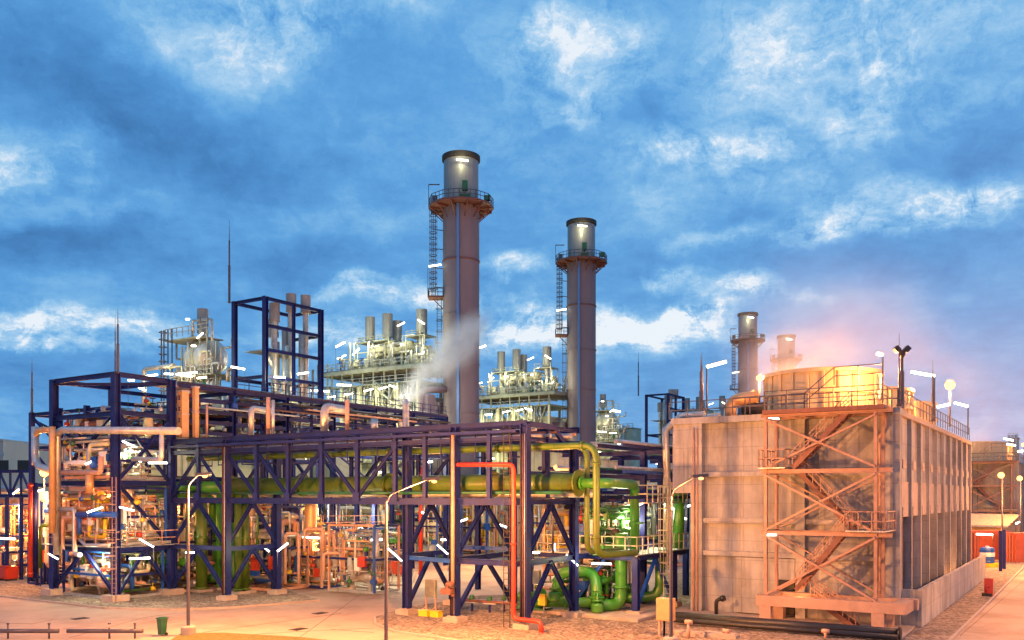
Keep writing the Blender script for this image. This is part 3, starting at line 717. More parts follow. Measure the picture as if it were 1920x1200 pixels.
# ------------------------------------------------------------ chimneys (world-aligned so the lamp faces the road)
def chimney(name, label, x, y, zt=64.9, extra=True, col='stack'):
    t = Thing(name, label, 'chimney', (x, y, 0), rot=0, wd=True)
    r = 3.0
    lw = 1
    t.part('shaft', MB().lathe((0,0,0), [(r,0),(r,56.6)], 48), M[col])
    t.part('top_shell', MB().lathe((0,0,0), [(r*.955,56.6),(r*.955,zt-.9)], 48), M['stackcap'])
    t.part('rim', MB().lathe((0,0,0), [(r*.955,zt-.9),(r*1.05,zt-.7),(r*1.05,zt),(r*.9,zt),(r*.9,zt-5),(.001,zt-5)], 48), M['dark'])
    for z in (47.3, 38.2, 30.0, 22.0, 14.0):
        t.part('ring', MB().lathe((0,0,z), [(r,-.12),(r+.13,-.12),(r+.13,.12),(r,.12)], 48), M[col] if z != 47.3 else M['rust'])
    mb = MB()
    for k in range(20): mb.lathe((0,0,1.5+k*2.75), [(r,-.03),(r+.025,-.03),(r+.025,.03),(r,.03)], 48)
    t.part('plate_seams', mb, M[col])
    pl = t.part('platform', MB().lathe((0,0,56.2), [(r+.05,0),(5.4,0),(5.4,.35),(r+.05,.35),(r+.05,0)], 12), M['rust'])
    mb = MB(); pts = [(5.3*math.cos(R(30*k)), 5.3*math.sin(R(30*k)), 56.55) for k in range(12)]
    mb.rail(pts, 1.3, 1.0, .045, close=True)
    t.part('railing', mb, M['pole'], pl)
    for k in range(12):
        c, s = math.cos(R(30*k+15)), math.sin(R(30*k+15))
        t.part('bracket', MB().beam((r*c,r*s,54.2),(5.0*c,5.0*s,56.1),.16).beam((r*c,r*s,56.0),(5.2*c,5.2*s,56.0),.16,.3), M['rust'], pl)
    # bright metal cable duct up the side that faces the road
    fa = math.atan2(-y, -x)
    def pol(da, rr, z=0): return (rr*math.cos(fa+da), rr*math.sin(fa+da), z)
    t.part('cable_duct', MB().beam(pol(-.16, r+.2, 0), pol(-.16, r+.2, 56.1), .75, .4), M['zinc'])
    mb = MB()
    for k in range(28): mb.beam(pol(-.28, r+.12, 1+k*2), pol(-.04, r+.12, 1+k*2), .1)
    # lamp on an arm above the platform
    c = pol(.05, r+.75, zt-1.9); dx = (-math.sin(fa+.05), math.cos(fa+.05))
    lp = t.part('tube_lamp', MB().cyl((c[0]-dx[0]*.95,c[1]-dx[1]*.95,c[2]+.1),(c[0]+dx[0]*.95,c[1]+dx[1]*.95,c[2]-.1),.14,8), TUBE)
    t.part('lamp_arm', MB().tube([pol(.05, r-.1, zt-1.2), (c[0],c[1],c[2]+.5), (c[0],c[1],c[2]+.2)], .05, 6), M['pole'], lp)
    t.part('equipment_box', MB().cbox(pol(.15, 4.2, 57.9), .9, .9, 1.5).cyl(pol(.15,4.2,56.5),pol(.15,4.2,57.9),.09).cbox(pol(.15,4.2,56.5),1.6,1.0,.7), M['dkgreen'])
    t.part('equipment_box', MB().cbox(pol(1.35, 4.4, 57.4), 1.1, .8, .8).cyl(pol(1.35,4.4,56.5),pol(1.35,4.4,57.4),.09), M['dkgreen'])
    t.part('equipment_box', MB().cbox(pol(-1.5, 4.3, 57.2), .8, .8, 1.0), M['pole'])
    t.part('mast', MB().cyl(pol(-1.62,5.35,56.3),pol(-1.62,5.35,60.3),.06,6).cyl(pol(-1.62,5.35,60.3),(pol(-1.62,5.35)[0]+1.8,pol(-1.62,5.35)[1],60.3),.1,6), M['pole'])
    # ladder with cage and a rest platform on the left flank
    lx = -r-1.55; ly = -.6
    mb = MB()
    for xx in (-.35,.35): mb.cyl((lx+xx,ly,41.5),(lx+xx,ly,57),.06,6)
    for k in range(36): mb.beam((lx-.35,ly,41.7+k*.42),(lx+.35,ly,41.7+k*.42),.05)
    for k in range(16): mb.lathe((lx,ly,42.5+k*.95), [(.62,0),(.62,.12)], 10)
    for k in range(5): mb.beam((lx,ly,43+k*3.2),(-r+.1,0,43+k*3.2),.12)
    for k in range(4): mb.beam((lx+.62*math.cos(k*1.57),ly+.62*math.sin(k*1.57),42.5),(lx+.62*math.cos(k*1.57),ly+.62*math.sin(k*1.57),56.5),.06)
    t.part('caged_ladder', mb, M['pole'])
    rp_ = t.part('rest_platform', MB().box(-5.4,-2.9,-1.5,1.0,41.1,41.4).beam((-4.6,0,41.1),(-2.9,0,39.4),.14), M['rust'])
    t.part('rest_railing', MB().rail([(-2.9,-1.45,41.4),(-5.35,-1.45,41.4),(-5.35,.95,41.4)],1.2,.8,.05).beam((-5.35,-1.45,42.4),(-5.35,-1.45,46),.08).beam((-4.1,-1.45,42.4),(-4.1,-1.45,46),.06), M['pole'], rp_)
    t.part('tube_lamp', MB().cyl((-5.2,-1.5,46.2),(-3.2,-1.5,46.5),.13,8), TUBE, rp_)
    mb = MB(); lx = -3.55
    for xx in (-.35,.35): mb.cyl((lx+xx,ly,6),(lx+xx,ly,41.2),.05,6)
    for k in range(80): mb.beam((lx-.35,ly,6+k*.44),(lx+.35,ly,6+k*.44),.05)
    for k in range(18): mb.lathe((lx,ly,7+k*1.9), [(.6,0),(.6,.1)], 8)
    t.part('lower_ladder', mb, M['pole'])
    return t
S1 = (-8.4, 147.0); S2 = (14.4, 185.0); S3 = (73.6, 278.0); S4 = (93.6, 304.0)
for S_ in (S1, S2, S3, S4):
    n_ = math.hypot(*S_); point((S_[0]*(1-5.0/n_), S_[1]*(1-5.0/n_), 62.3), 420, (1,.93,.5), .3)
ch1 = chimney('chimney', 'tallest looking grey steel chimney with caged ladder, nearest the camera', *S1)
ch2 = chimney('chimney', 'second tallest looking grey chimney, between two boiler units', *S2)
c3 = copy_thing(ch2, (*S3, 0), 'third grey chimney, left of the yellow fan stack')
c4 = copy_thing(ch2, (*S4, 0), 'smallest looking chimney wrapped in orange lit steam behind the fan stack')

# ------------------------------------------------------------ boiler units
def boiler(label):
    s = site(*S1)
    ox, oy = s
    def q(a, b, z=0): return (ox+a, oy+b, z)
    r = random.Random(5)
    t = Thing('boiler_unit', label, 'boiler', q(0, 13, 0))
    # casing of stiffened panels
    t.part('casing', MB().box(ox-4.2, ox+4.5, oy+5.5, oy+21.5, 0, 24.6), M['cream'])
    t.part('duct_cone', MB().box(ox-2.6, ox+2.6, oy+2.5, oy+5.5, 0, 23.4).box(ox-2.5, ox+2.5, oy+2.2, oy+2.5, 1, 14), M['stack'])
    for b in [5.5+k*1.6 for k in range(11)]:
        t.part('stiffener', MB().ibeam(q(-4.45,b,0),q(-4.45,b,24.7),.28,.5), M['cream'])
    for z in (4.5, 9, 13.5, 17.5, 21):
        t.part('stiffener', MB().beam(q(-4.8,5,z),q(-4.8,22,z),.2,.3), M['steel'])
        t.part('walkway', MB().box(ox-6.6,ox-4.9,oy+4.5,oy+22.5,z+.3,z+.4).rail([q(-6.55,22.4,z+.4),q(-6.55,4.6,z+.4)],1.1,1.8,.035), M['galv'])
    for b in (4, 8.2, 12.4, 16.6, 20.8, 24):
        t.part('column', MB().ibeam(q(-6.3,b,0),q(-6.3,b,26.6),.42,.42), M['cream']); 
        t.part('column', MB().ibeam(q(5.2,b,0),q(5.2,b,26.6),.42,.42), M['cream'])
    for k in range(11):  # knee braces and hangers right under the deck
        b = 4+k*2
        t.part('knee_brace', MB().beam(q(-6.3,b,23.5),q(-5.2,b+1,26.5),.2).beam(q(-6.3,b+2,23.6),q(-6.3,b+.8,26.4),.18), M['steel'])
    # tubes running up between the casing and the deck
    for k in range(26):
        b = 5+r.random()*17; a = -6+r.random()*3; z0 = 21.6
        t.part('riser_tube', MB().tube([q(a,b,z0), q(a,b,24+r.random()), q(a+r.uniform(-.8,.8),b+r.uniform(-1.2,1.2),26.3)], r.choice((.12,.18,.26)), 8), M['insul'])
    # main deck with edge beam, underslung second deck
    t.part('deck', MB().box(ox-6.8,ox+6,oy+2.5,oy+25.5,29.3,29.5), M['steel'])
    t.part('deck_beam', MB().beam(q(-6.8,2.4,29.0),q(-6.8,25.6,29.0),.35,.6).beam(q(-6.6,25.5,29.0),q(6,25.5,29.0),.35,.6).beam(q(-6.6,2.5,29.0),q(6,2.5,29.0),.35,.6), M['steel'])
    for k in range(12): t.part('deck_joist', MB().ibeam(q(-6.6,3.5+k*1.9,28.9),q(6,3.5+k*1.9,28.9),.25,.45), M['steel'])
    t.part('lower_deck', MB().box(ox-6.2,ox+5.6,oy+3.6,oy+23.5,26.6,26.8), M['steel'])
    t.part('lower_railing', MB().rail([q(-6.15,23.4,26.8),q(-6.15,3.7,26.8)],1.1,1.6,.04), M['galv'])
    for k in range(9): t.part('post', MB().beam(q(-6.0,4.2+k*2.4,26.8),q(-6.0,4.2+k*2.4,28.8),.22), M['steel'])
    t.part('deck_railing', MB().rail([q(5.9,25.4,29.5),q(-6.7,25.4,29.5),q(-6.7,2.6,29.5),q(5.9,2.6,29.5)],1.1,1.5,.045), M['galv'])
    # left-hand stair tower
    for b in (24.2, 26.6):
        for a in (-6.2, -2.8): t.part('stair_column', MB().beam(q(a,b,0),q(a,b,31),.22), M['steel'])
    for k in range(9):
        z = 3+k*3
        t.part('stair_landing', MB().box(ox-6.3,ox-2.7,oy+24.2,oy+26.7,z,z+.1).rail([q(-6.3,24.3,z+.1),q(-6.3,26.6,z+.1)],1.1,1.1,.04), M['galv'])
    # everything that stands on the deck
    for k in range(13):   # outrigger stairs and ladders on the near side of the casing
        b = 5.5+k*1.35; z = 22+(k%3)*.6
        t.part('duct', MB().tube([q(-5.0,b,20),q(-5.0,b,z),q(-6.4,b+.5,z+.4),q(-6.4,b+.5,26.4)], (.12,.2,.3)[k%3], 8), M[('insul','steel','cream')[k%3]])
    for k in range(4):
        z0 = 9.3+k*4.3; b0, b1 = (7,13) if k % 2 else (13,7)
        t.part('stair_flight', MB().beam(q(-7.2,b0,z0),q(-7.2,b1,z0+4.2),.12,.3).beam(q(-7.2,b0,z0+1),q(-7.2,b1,z0+5.2),.06), M['steel'])
    dr = t.part('steam_drum', MB().capsule(q(0,15,33.6),1.1,9,'y'), M['cream'])
    t.part('drum_saddle', MB().cbox(q(0,12,29.5),1.6,.4,3.2).cbox(q(0,18,29.5),1.6,.4,3.2), M['steel'], dr)
    d2 = t.part('steam_drum', MB().capsule(q(2.5,10,32.4),.8,5,'y'), M['insul'])
    for k in range(84):
        a = r.uniform(-6,4.5); b = r.uniform(4,24); z = 29.5+r.random()*.8; h = r.uniform(1,4.6)*(1 if b < 20 else .5)
        rr_ = r.choice((.07,.09,.13,.2,.3)); m = r.choice(('insul','cream','galv','insul','cream','steel'))
        pts = [q(a,b,z), q(a,b,z+h)]
        for _ in range(r.randint(1,3)):
            l = pts[-1]
            pts.append((l[0]+r.uniform(-1.5,1.5), l[1], l[2]) if r.random() < .4 else ((l[0], l[1]+r.uniform(-3.5,3.5), l[2]) if r.random() < .7 else (l[0], l[1], min(36.5, l[2]+r.uniform(-1,1.5)))))
        t.part('pipe', MB().tube(pts, rr_, 8), M[m])
    for k in range(34):
        a = r.uniform(-6,2); b = r.uniform(4,24); z = 29.5
        h = r.uniform(.6,2.6)
        t.part('valve', MB().cyl(q(a,b,z),q(a,b,z+h),.1,8).capsule(q(a,b,z+h*.6),r.uniform(.25,.5),.4).lathe(q(a,b,z+h),[(.4,0),(.4,.08),(.001,.08)],10), M[r.choice(('cream','blue','dkgreen','insul','steel'))])
    for k in range(7):
        a = r.uniform(-5.5,0); b = 6+k*2.6; t.part('service_box', MB().cbox(q(a,b,29.5),r.uniform(.6,1.4),r.uniform(.6,1.6),r.uniform(1.2,2.4)), M[r.choice(('steel','cream'))])
    # silencers with their little service platforms and frames
    for a, b, zt, rr_ in [(0,20,39.7,.86),(0.3,16.2,39.9,.9),(2.6,15.9,39.0,.85),(0,8.3,39.7,.95)]:
        silencer(t, q(a,b)[0], q(a,b)[1], 30, zt-4.2, zt, rr_)
    t.part('silencer_platform', MB().box(ox-1.6,ox+3.6,oy+14.3,oy+21.6,34.9,35.1).rail([q(3.5,21.5,35.1),q(-1.5,21.5,35.1),q(-1.5,14.4,35.1)],.8,1.2,.04), M['steel'])
    t.part('silencer_platform', MB().box(ox-1.6,ox+1.6,oy+6.4,oy+10.6,35.0,35.2).rail([q(-1.5,10.5,35.2),q(-1.5,6.5,35.2)],.8,1.2,.04), M['steel'])
    for a, b in ((-1.5,14.4),(-1.5,18),(-1.5,21.5),(3.5,14.4),(3.5,21.5),(-1.5,6.5),(-1.5,10.5),(1.5,6.5),(1.5,10.5)):
        t.part('silencer_frame', MB().beam(q(a,b,29.5),q(a,b,35),.18), M['cream'])
    for z in (31.3,33.2):
        t.part('silencer_frame', MB().beam(q(-1.5,6.5,z),q(-1.5,10.5,z),.14).beam(q(-1.5,14.4,z),q(-1.5,21.5,z),.14), M['cream'])
    for (a,b,z,da,db,dz,l) in [(-3,24,32.6,0,1,-.25,1),(-2,17,34,0,1,-.1,.9),(-2.2,21.3,33.4,0,.8,-.5,.9),(-2,11.2,37.2,0,.9,-.25,.8),(-1.8,7.0,37.2,0,.8,.5,.8),(-2.2,11.6,33.8,0,1,.1,1.1),
                 (-7,14,25.7,0,1,-.15,1.0),(-7,11,25.8,0,1,-.15,1.0),(-7,8.6,25.9,0,1,.35,.9),(-7,22.5,25.1,0,1,0,.9),(-7,18.5,25.3,0,1,0,.9),(-6.9,6,16,0,1,.2,.8),(-6.9,12,12,0,1,.1,.8),(-6.9,18,16,0,1,.1,.8),(-6.9,9,7,0,1,.1,.8),(-6.9,16,7,0,1,.1,.8)]:
        n = math.sqrt(db*db+dz*dz)
        p = q(a,b-l*db/n,z-l*dz/n); e = q(a,b+l*db/n,z+l*dz/n)
        t.part('tube_lamp', MB().cyl(p,e,.12,8), TUBE)
    return t
bl = boiler('boiler unit beside the tallest chimney, crowned with four silencers')
for a, b, z, pw in [(-13,13,22,4200),(-8,15,34,2000),(-6,8,37,900),(-6,20,35,1000),(-13,20,19,2600),(-13,7,17,2600),(-6,4,32,900)]:
    for S_ in (S1, S2):
        s = site(*S_); point(world(s[0]+a, s[1]+b, z), pw, WHT, .5)
def cp(t, S_, label, dz=0):
    s1 = site(*S1); s2 = site(*S_); o = t.origin
    return copy_thing(t, world(o[0]+s2[0]-s1[0], o[1]+s2[1]-s1[1], dz), label)
ch1.o.scale = (1,1,.985)
c4.scale = (1,1,.965)
cp(bl, S2, 'boiler unit between the two tallest chimneys, partly behind the second')
cp(bl, S3, 'distant boiler unit peeping over the cooling tower roof')
# plain grey duct house beside the tallest chimney foot and its elbow
t = Thing('exhaust_duct', 'dark exhaust duct elbow beside the tallest chimney foot', 'duct', sp(800, 812, 140))
p = sp(800,815,140); t.part('casing', MB().cbox((p[0],p[1],17.5),2.0,2.0,6.4), M['stack'])
t.part('elbow', MB().tube([(p[0]-1,p[1]+.2,18),(p[0]-1,p[1]+.2,24.5),(p[0]+3.0,p[1]-1.5,25.0)],.55,14,bend=1.1), M['stack'])

# ------------------------------------------------------------ drum cluster left of the tall frame
def drum_cluster(label):
    t = Thing('drum_unit', label, 'steam drum', (26.6, 63.5, 10)); r = random.Random(3)
    t.part('drum', MB().capsule((26.6,63.3,25.0),2.15,2.6,'y',24), M['insul'])
    t.part('drum_belt', MB().lathe((26.6,63.3,25.0),[(2.2,-.3),(2.25,0),(2.2,.3)],24,axis='y'), M['steel'])
    t.part('saddle', MB().cbox((26.6,62.3,20),2.5,.5,3.4).cbox((26.6,64.5,20),2.5,.5,3.4), M['steel'])
    silencer(t, 26.9, 64.3, 24, 28.2, 31.2, .68)
    t.part('vent_pipe', MB().tube([(25.6,64.6,27),(25.6,64.6,29.6),(25.6,60.9,29.4),(25.6,60.9,25)],.16,8), M['insul'])
    for b in (59.4,61.0,62.4,65.8): t.part('frame_post', MB().beam((25,b,17),(25,b,29.6 if 60 < b < 65 else 26.5),.18), M['steel'])
    for z in (20.2,22.5,27.4):
        t.part('platform', MB().box(24.2,29,59.0,67.0,z,z+.15) if z < 27 else MB().box(24.6,28,61.8,68.6,z-.2,z-.05), M['steel'])
        t.part('railing', MB().rail([(24.2,59.0,z+.1),(24.2,68.0,z+.1)],1.1,1.1,.04), M['galv'])
    for b in (66.8,67.6,68.4,68.9):
        t.part('ladder_post', MB().beam((24.3,b,18),(24.3,b,28.6),.12), M['pole'])
    for k in range(9): t.part('ladder_hoop', MB().lathe((24.0,68.2,21+k*.9),[(.5,0),(.5,.1)],10), M['pole'])
    t.part('pipe', MB().tube([(24,72,16),(24,72,24.0),(24,66,24.0)],.3,10), M['insul'])
    for k in range(40):
        a = r.uniform(23.5,28); b = r.uniform(58.5,67.5); z = r.uniform(18,23); pts = [(a,b,z),(a,b,z+r.uniform(1,4))]
        l = pts[-1]; pts.append((l[0],l[1]+r.uniform(-2.5,2.5),l[2])); l = pts[-1]; pts.append((l[0],l[1],l[2]+r.uniform(-2,2)))
        t.part('pipe', MB().tube(pts, r.choice((.1,.14,.2,.28)), 8), M[r.choice(('insul','cream','galv','insul'))])
    for k in range(12):
        b = 58.5+k*.8; a = r.uniform(23.6,26)
        t.part('valve', MB().cyl((a,b,20.3),(a,b,21.8),.1,8).capsule((a,b,21.2),.3,.3).lathe((a,b,21.8),[(.35,0),(.35,.07),(.001,.07)],10), M[r.choice(('cream','dkgreen','insul'))])
    t.part('casing', MB().box(24.6,30,59,69,10,19.6), M['cream'])
    t.part('horizontal_header', MB().cyl((23.9,58,19.0),(23.9,70.5,19.0),.75,16), M['insul'])
    for b in [59+k*1.25 for k in range(9)]: t.part('stiffener', MB().beam((24.4,b,10),(24.4,b,19.6),.25), M['cream'])
    for (b,z,dz,l) in [(60.3,27.0,-.5,.5),(62.6,29.2,.1,.3),(62.8,22.4,.1,1.1),(66.2,22.9,.1,.8),(68.6,21.6,.2,1.2),(60,22,.0,.8),(61.5,25.9,.1,.35),(64,18,.1,.9),(71.5,21.4,.3,.7)]:
        t.part('tube_lamp', MB().cyl((23.4,b-l,z-dz*l),(23.4,b+l,z+dz*l),.1,8), TUBE)
    return t
dc = drum_cluster('round ended steam drum with one silencer above the long rack, at left')
copy_thing(dc, world(26.6+110, 63.5+1, 10), 'distant steam drum unit between second chimney and the far navy frame')
for a, b, z, pw in [(19.5,62,25,800),(19.5,66,21,800),(19,60,18,600)]:
    point(world(a,b,z), pw, WHT, .4); point(world(a+110,b+1,z), pw, WHT, .4)
# ------------------------------------------------------------ cooling tower
TA, TB = 12.6, -18.6           # near corner in the site frame
def cooling_tower(label):
    t = Thing('cooling_tower', label, 'cooling tower', (TA, TB, 0))
    Lb = -5.4; Aend = TA+37.5
    H = 12.9
    # end wall: recessed panels between pilasters and ledges
    t.part('end_wall', MB().box(TA+.6, TA+.85, TB+.9, Lb-.7, 0, H), M['conc'])
    t.part('upper_wing_wall', MB().box(TA+.12, TA+.7, Lb, Lb+1.4, 8.2, H), M['conc'])
    for b0, b1 in ((TB, TB+.95), (-13.0,-12.4), (Lb-.75, Lb+.05)):
        t.part('pilaster', MB().box(TA-.02, TA+.75, b0, b1, 0, H-.003), M['conc'])
    for z in (4.0, 6.2, 9.3):
        t.part('ledge', MB().box(TA+.16, TA+.6, TB+1.0, Lb-.02, z, z+.32), M['conc'])
    t.part('end_parapet', MB().box(TA-.12, TA+.9, TB-.05, Lb+1.45, H, H+.42), M['conc'])
    t.part('inner_panel', MB().box(TA+.22, TA+.5, -12.3, -8.4, .3, 3.95), M['conc'])
    t.part('doorway', MB().box(TA+.1, TA+.6, -12.3, -11.1, .35, 2.6), M['dark'])
    # core so nothing shows through, roof deck
    t.part('core', MB().box(TA+.9, Aend-.3, TB+1.9, Lb-.6, 0, H-.05), M['dark'])
    t.part('roof_deck', MB().box(TA+.92, Aend, TB-.04, Lb+1.42, H-.02, H+.28), M['conc2'])
    # long side: fins, recessed upper wall, corbels, louvre openings, basin
    t.part('side_wall', MB().box(TA+.9, Aend, TB+.24, TB+.6, 6.9, H-.04), M['conc'])
    t.part('lower_side_wall', MB().box(TA+.9, Aend, TB+.16, TB+.238, 6.7, 8.9), M['conc2'])
    n = 10
    for k in range(1, n+1):
        a = TA + .6 + k*(37.5-.6)/n
        t.part('fin', MB().box(a-.3, a+.02, TB-.02, TB+1.9, 0, H-.03), M['conc'])
    for k in range(n):
        a = TA + .6 + k*(37.5-.6)/n
        for z in (6.75, 9.7):
            t.part('corbel', MB().box(a+.5, a+1.6, TB+.0, TB+.3, z, z+.55), M['conc2'])
        t.part('louvre', MB().box(a+.1, a+3.2, TB+.9, TB+1.0, 0.5, 6.8), M['dark'])  # near-black sheet; its colour stands in for the shade inside the opening
        for j in range(1):
            t.part('lit_opening_panel', MB().box(a+1.5, a+3.2, TB+.45, TB+.8, 0, 6.65), M['rust'])  # rust colour stands in for the orange-lit back of the opening
    t.part('basin_wall', MB().box(TA+.7, Aend+1.5, TB-1.1, TB-.8, 0, 2.35).box(TA+.7, TA+1.0, TB-.8, TB+.8, 0, 2.35), M['conc'])
    t.part('corner_downpipe', MB().tube([(TA-.2,TB+.75,13.0),(TA-.2,TB+.75,12.2),(TA-.15,TB+1.1,11.6),(TA-.15,TB+1.1,0)], .07, 8), M['pink'])
    t.part('downpipe', MB().cyl((TA-.12,Lb-.2,0),(TA-.12,Lb-.2,12.6),.07,8).cyl((TA-.12,Lb-.45,0),(TA-.12,Lb-.45,12.6),.05,8), M['pink'])
    # fans
    for k in range(3):
        c = (TA+6.3+12.4*k, -12.5, H+.28)
        fs = t.part('fan_stack', MB().lathe(c, [(3.95,0),(3.84,.5),(3.8,1.8),(3.8,3.3),(3.7,3.3),(3.68,2.5),(3.65,.2),(.001,.2)], 48), M['fan'])
        mb = MB()
        for j in range(24):
            u, v = math.cos(R(15*j)), math.sin(R(15*j))
            mb.beam((c[0]+3.98*u,c[1]+3.98*v,c[2]),(c[0]+3.86*u,c[1]+3.86*v,c[2]+.6),.15,.2).beam((c[0]+3.86*u,c[1]+3.86*v,c[2]+.6),(c[0]+3.84*u,c[1]+3.84*v,c[2]+1.9),.15,.2)
            mb.beam((c[0]+3.84*u,c[1]+3.84*v,c[2]+1.9),(c[0]+3.84*u,c[1]+3.84*v,c[2]+3.25),.15,.2)
        t.part('rib', mb, M['fan'], fs)
        t.part('rib_ring', MB().lathe(c, [(3.8,1.65),(4.0,1.65),(4.0,1.85),(3.8,1.85)], 48).lathe(c, [(3.78,3.02),(4.0,3.02),(4.0,3.26),(3.78,3.26)], 48), M['fan'], fs)
        mb = MB()
        for j in range(6):
            u, v = math.cos(R(60*j)), math.sin(R(60*j)); mb.beam((c[0],c[1],c[2]+1.6),(c[0]+3.5*u,c[1]+3.5*v,c[2]+1.7),.6,.06)
        t.part('fan_blades', mb, M['galv'], fs)
        t.part('fan_hub', MB().lathe((c[0],c[1],c[2]),[(.5,1.2),(.5,1.9),(.001,2.0)],12), M['galv'], fs)
    t.part('fan_motor', MB().cyl((TA+2.2,-8.3,H+.95),(TA+2.2,-9.8,H+.95),.5,16).cbox((TA+2.2,-9,H+.28),.9,1.4,.25), M['dark'])
    t.part('fan_duct', MB().tube([(TA+1.6,-7.6,H+.3),(TA+1.6,-7.6,H+1.6),(TA+1.6,-9.4,H+1.8)],.42,12), M['orange'])
    t.part('deck_railing', MB().rail([(TA+.2,Lb+1.7,H+.42),(TA+.2,TB+.15,H+.42),(Aend,TB+.15,H+.42)],1.15,1.4,.028), M['pole'])
    t.part('handrail', MB().rail([(TA-.9,-8.6,H+.4),(TA-.9,-13.2,H+.4),(TA-.9,-15.0,H+1.9),(TA-.9,-17.8,H+1.9)],1.1,1.3,.028), M['pole'])
    t.part('roof_pipe', MB().tube([(TA+1.2,Lb+1.7,H+.5),(TA+1.2,Lb+.3,H+.5),(TA+1.2,-7,H+.55)],.2,10).tube([(TA+.5,Lb+1.8,3.5),(TA+.5,Lb+2.1,12.6),(TA+1.2,Lb+1.2,H+.7),(TA+1.2,Lb-.5,H+.7)],.25,10), M['insul'])
    return t
ct = cooling_tower('near concrete cooling tower with tall side fins and yellow fan stacks')

# ------------------------------------------------------------ steel stair tower in front of the end wall
st = Thing('stair_tower', 'salmon steel zigzag stair tower on a concrete table against the near cooling tower', 'stair tower', (9.8, -12, 0))
AF, AB_ = 9.7, 11.9
bL, bR = pa(1436,900,AF)[1], pa(1642,900,AF)[1]
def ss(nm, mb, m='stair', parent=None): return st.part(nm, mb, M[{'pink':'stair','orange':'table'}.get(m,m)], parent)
ZL = [1.95, 5.75, 9.5, 12.95]
for a in (AF, AB_):
    for b in (bL, bR): ss('column', MB().ibeam((a,b,1.95),(a,b,12.9),.19,.19,.03))
for z in ZL[1:]:
    ss('beam', MB().ibeam((AF,bL+.3,z),(AF,bR-.9,z),.18,.25)); ss('beam', MB().ibeam((AB_,bL,z),(AB_,bR,z),.16,.22))
    for b in (bL, bR): ss('beam', MB().ibeam((AF+.15,b,z),(AB_-.15,b,z),.2,.3))
for z0, z1 in ((5.9,9.3),(1.95,5.6)):
    ss('cross_brace', MB().beam((AF-.12,bL,z0),(AF-.12,bR,z1),.13)); ss('cross_brace', MB().beam((AF-.2,bR,z0),(AF-.2,bL,z1),.13))
    ss('cross_brace', MB().beam((AB_,bL,z0),(AB_,bR,z1),.1)); ss('cross_brace', MB().beam((AB_+.1,bR,z0),(AB_+.1,bL,z1),.1))
ss('cross_brace', MB().beam((AF-.12,bL,12.7),(AF-.12,bR,9.7),.13))
ss('cross_brace', MB().beam((AF-.2,bL,9.7),(AF-.2,bR,12.7),.11))
def flight(b0, z0, b1, z1, a0, a1):
    p = ss('stair_flight', MB().beam((a0,b0,z0),(a0,b1,z1),.07,.3).beam((a1,b0,z0),(a1,b1,z1),.07,.3), 'rust')
    n = max(3, round(abs(z1-z0)/.24)); mb = MB()
    for k in range(1, n):
        f = k/n; b = b0+(b1-b0)*f; z = z0+(z1-z0)*f
        mb.box(a0+.04, a1-.04, b-.14, b+.14, z-.02, z+.02)
    ss('treads', mb, 'rust', p)
    mb = MB()
    for a in (a0, a1):
        for dz in (.55, 1.05): mb.beam((a,b0,z0+dz),(a,b1,z1+dz),.05)
        for k in range(8):
            f = k/7; b = b0+(b1-b0)*f; z = z0+(z1-z0)*f; mb.beam((a,b,z),(a,b,z+1.05),.045)
    ss('stair_handrail', mb, 'pink', p)
def landing(b0, b1, z):
    l = ss('landing', MB().box(AF-.5, AB_+.6, b0, b1, z+.17, z+.24), 'galv')
    ss('landing_railing', MB().rail([(AB_+.5,b0,z+.24),(AF-.45,b0,z+.24),(AF-.45,b1,z+.24),(AB_+.5,b1,z+.24)],1.1,.7,.03), 'pink', l)
bm_ = bL-1.6; bn_ = bR+1.6
landing(min(bR,bn_)-.6, bn_, ZL[1]); landing(bL-1.3, bL+.3, ZL[2])
flight(bn_+.2, ZL[1]+.1, bm_-.2, ZL[0]+.35, AF+.1, AF+.95)      # lowest: rises to the right
flight(bm_, ZL[2]+.1, bn_-.1, ZL[1]+.2, AF+1.1, AF+1.95)        # middle: rises to the left
flight(bn_-.1, ZL[3]+.1, bm_, ZL[2]+.2, AF+.1, AF+.95)          # top: rises to the right
l = ss('top_deck', MB().box(AF-.4, TA-.2, TB+.3, bL+.1, ZL[3]+.05, ZL[3]+.3), 'rust')
ss('top_railing', MB().rail([(AF-.3,bL,13.25),(AF-.3,TB+.4,13.25),(TA-.3,TB+.4,13.25)],1.15,1.3,.025), 'pole', l)
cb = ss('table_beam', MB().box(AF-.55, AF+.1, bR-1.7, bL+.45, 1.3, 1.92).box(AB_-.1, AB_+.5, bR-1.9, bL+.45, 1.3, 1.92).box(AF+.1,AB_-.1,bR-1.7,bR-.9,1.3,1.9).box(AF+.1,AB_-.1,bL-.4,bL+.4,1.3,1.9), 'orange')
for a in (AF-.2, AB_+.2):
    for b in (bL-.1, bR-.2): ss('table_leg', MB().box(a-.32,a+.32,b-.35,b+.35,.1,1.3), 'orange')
flight(bL-2.6, 1.9, bR+1.2, .2, AF+.4, AF+1.3)
w2_ = copy_tree  # far twin is copied below, once lamps are placed
# far cooling tower with its own stair tower
copy_thing(ct, world(TA+95, TB-.6, 0), 'far cooling tower beyond the near one, at the right edge')
copy_thing(st, world(9.8+95, -12.6, 0), 'far stair tower on the distant cooling tower')

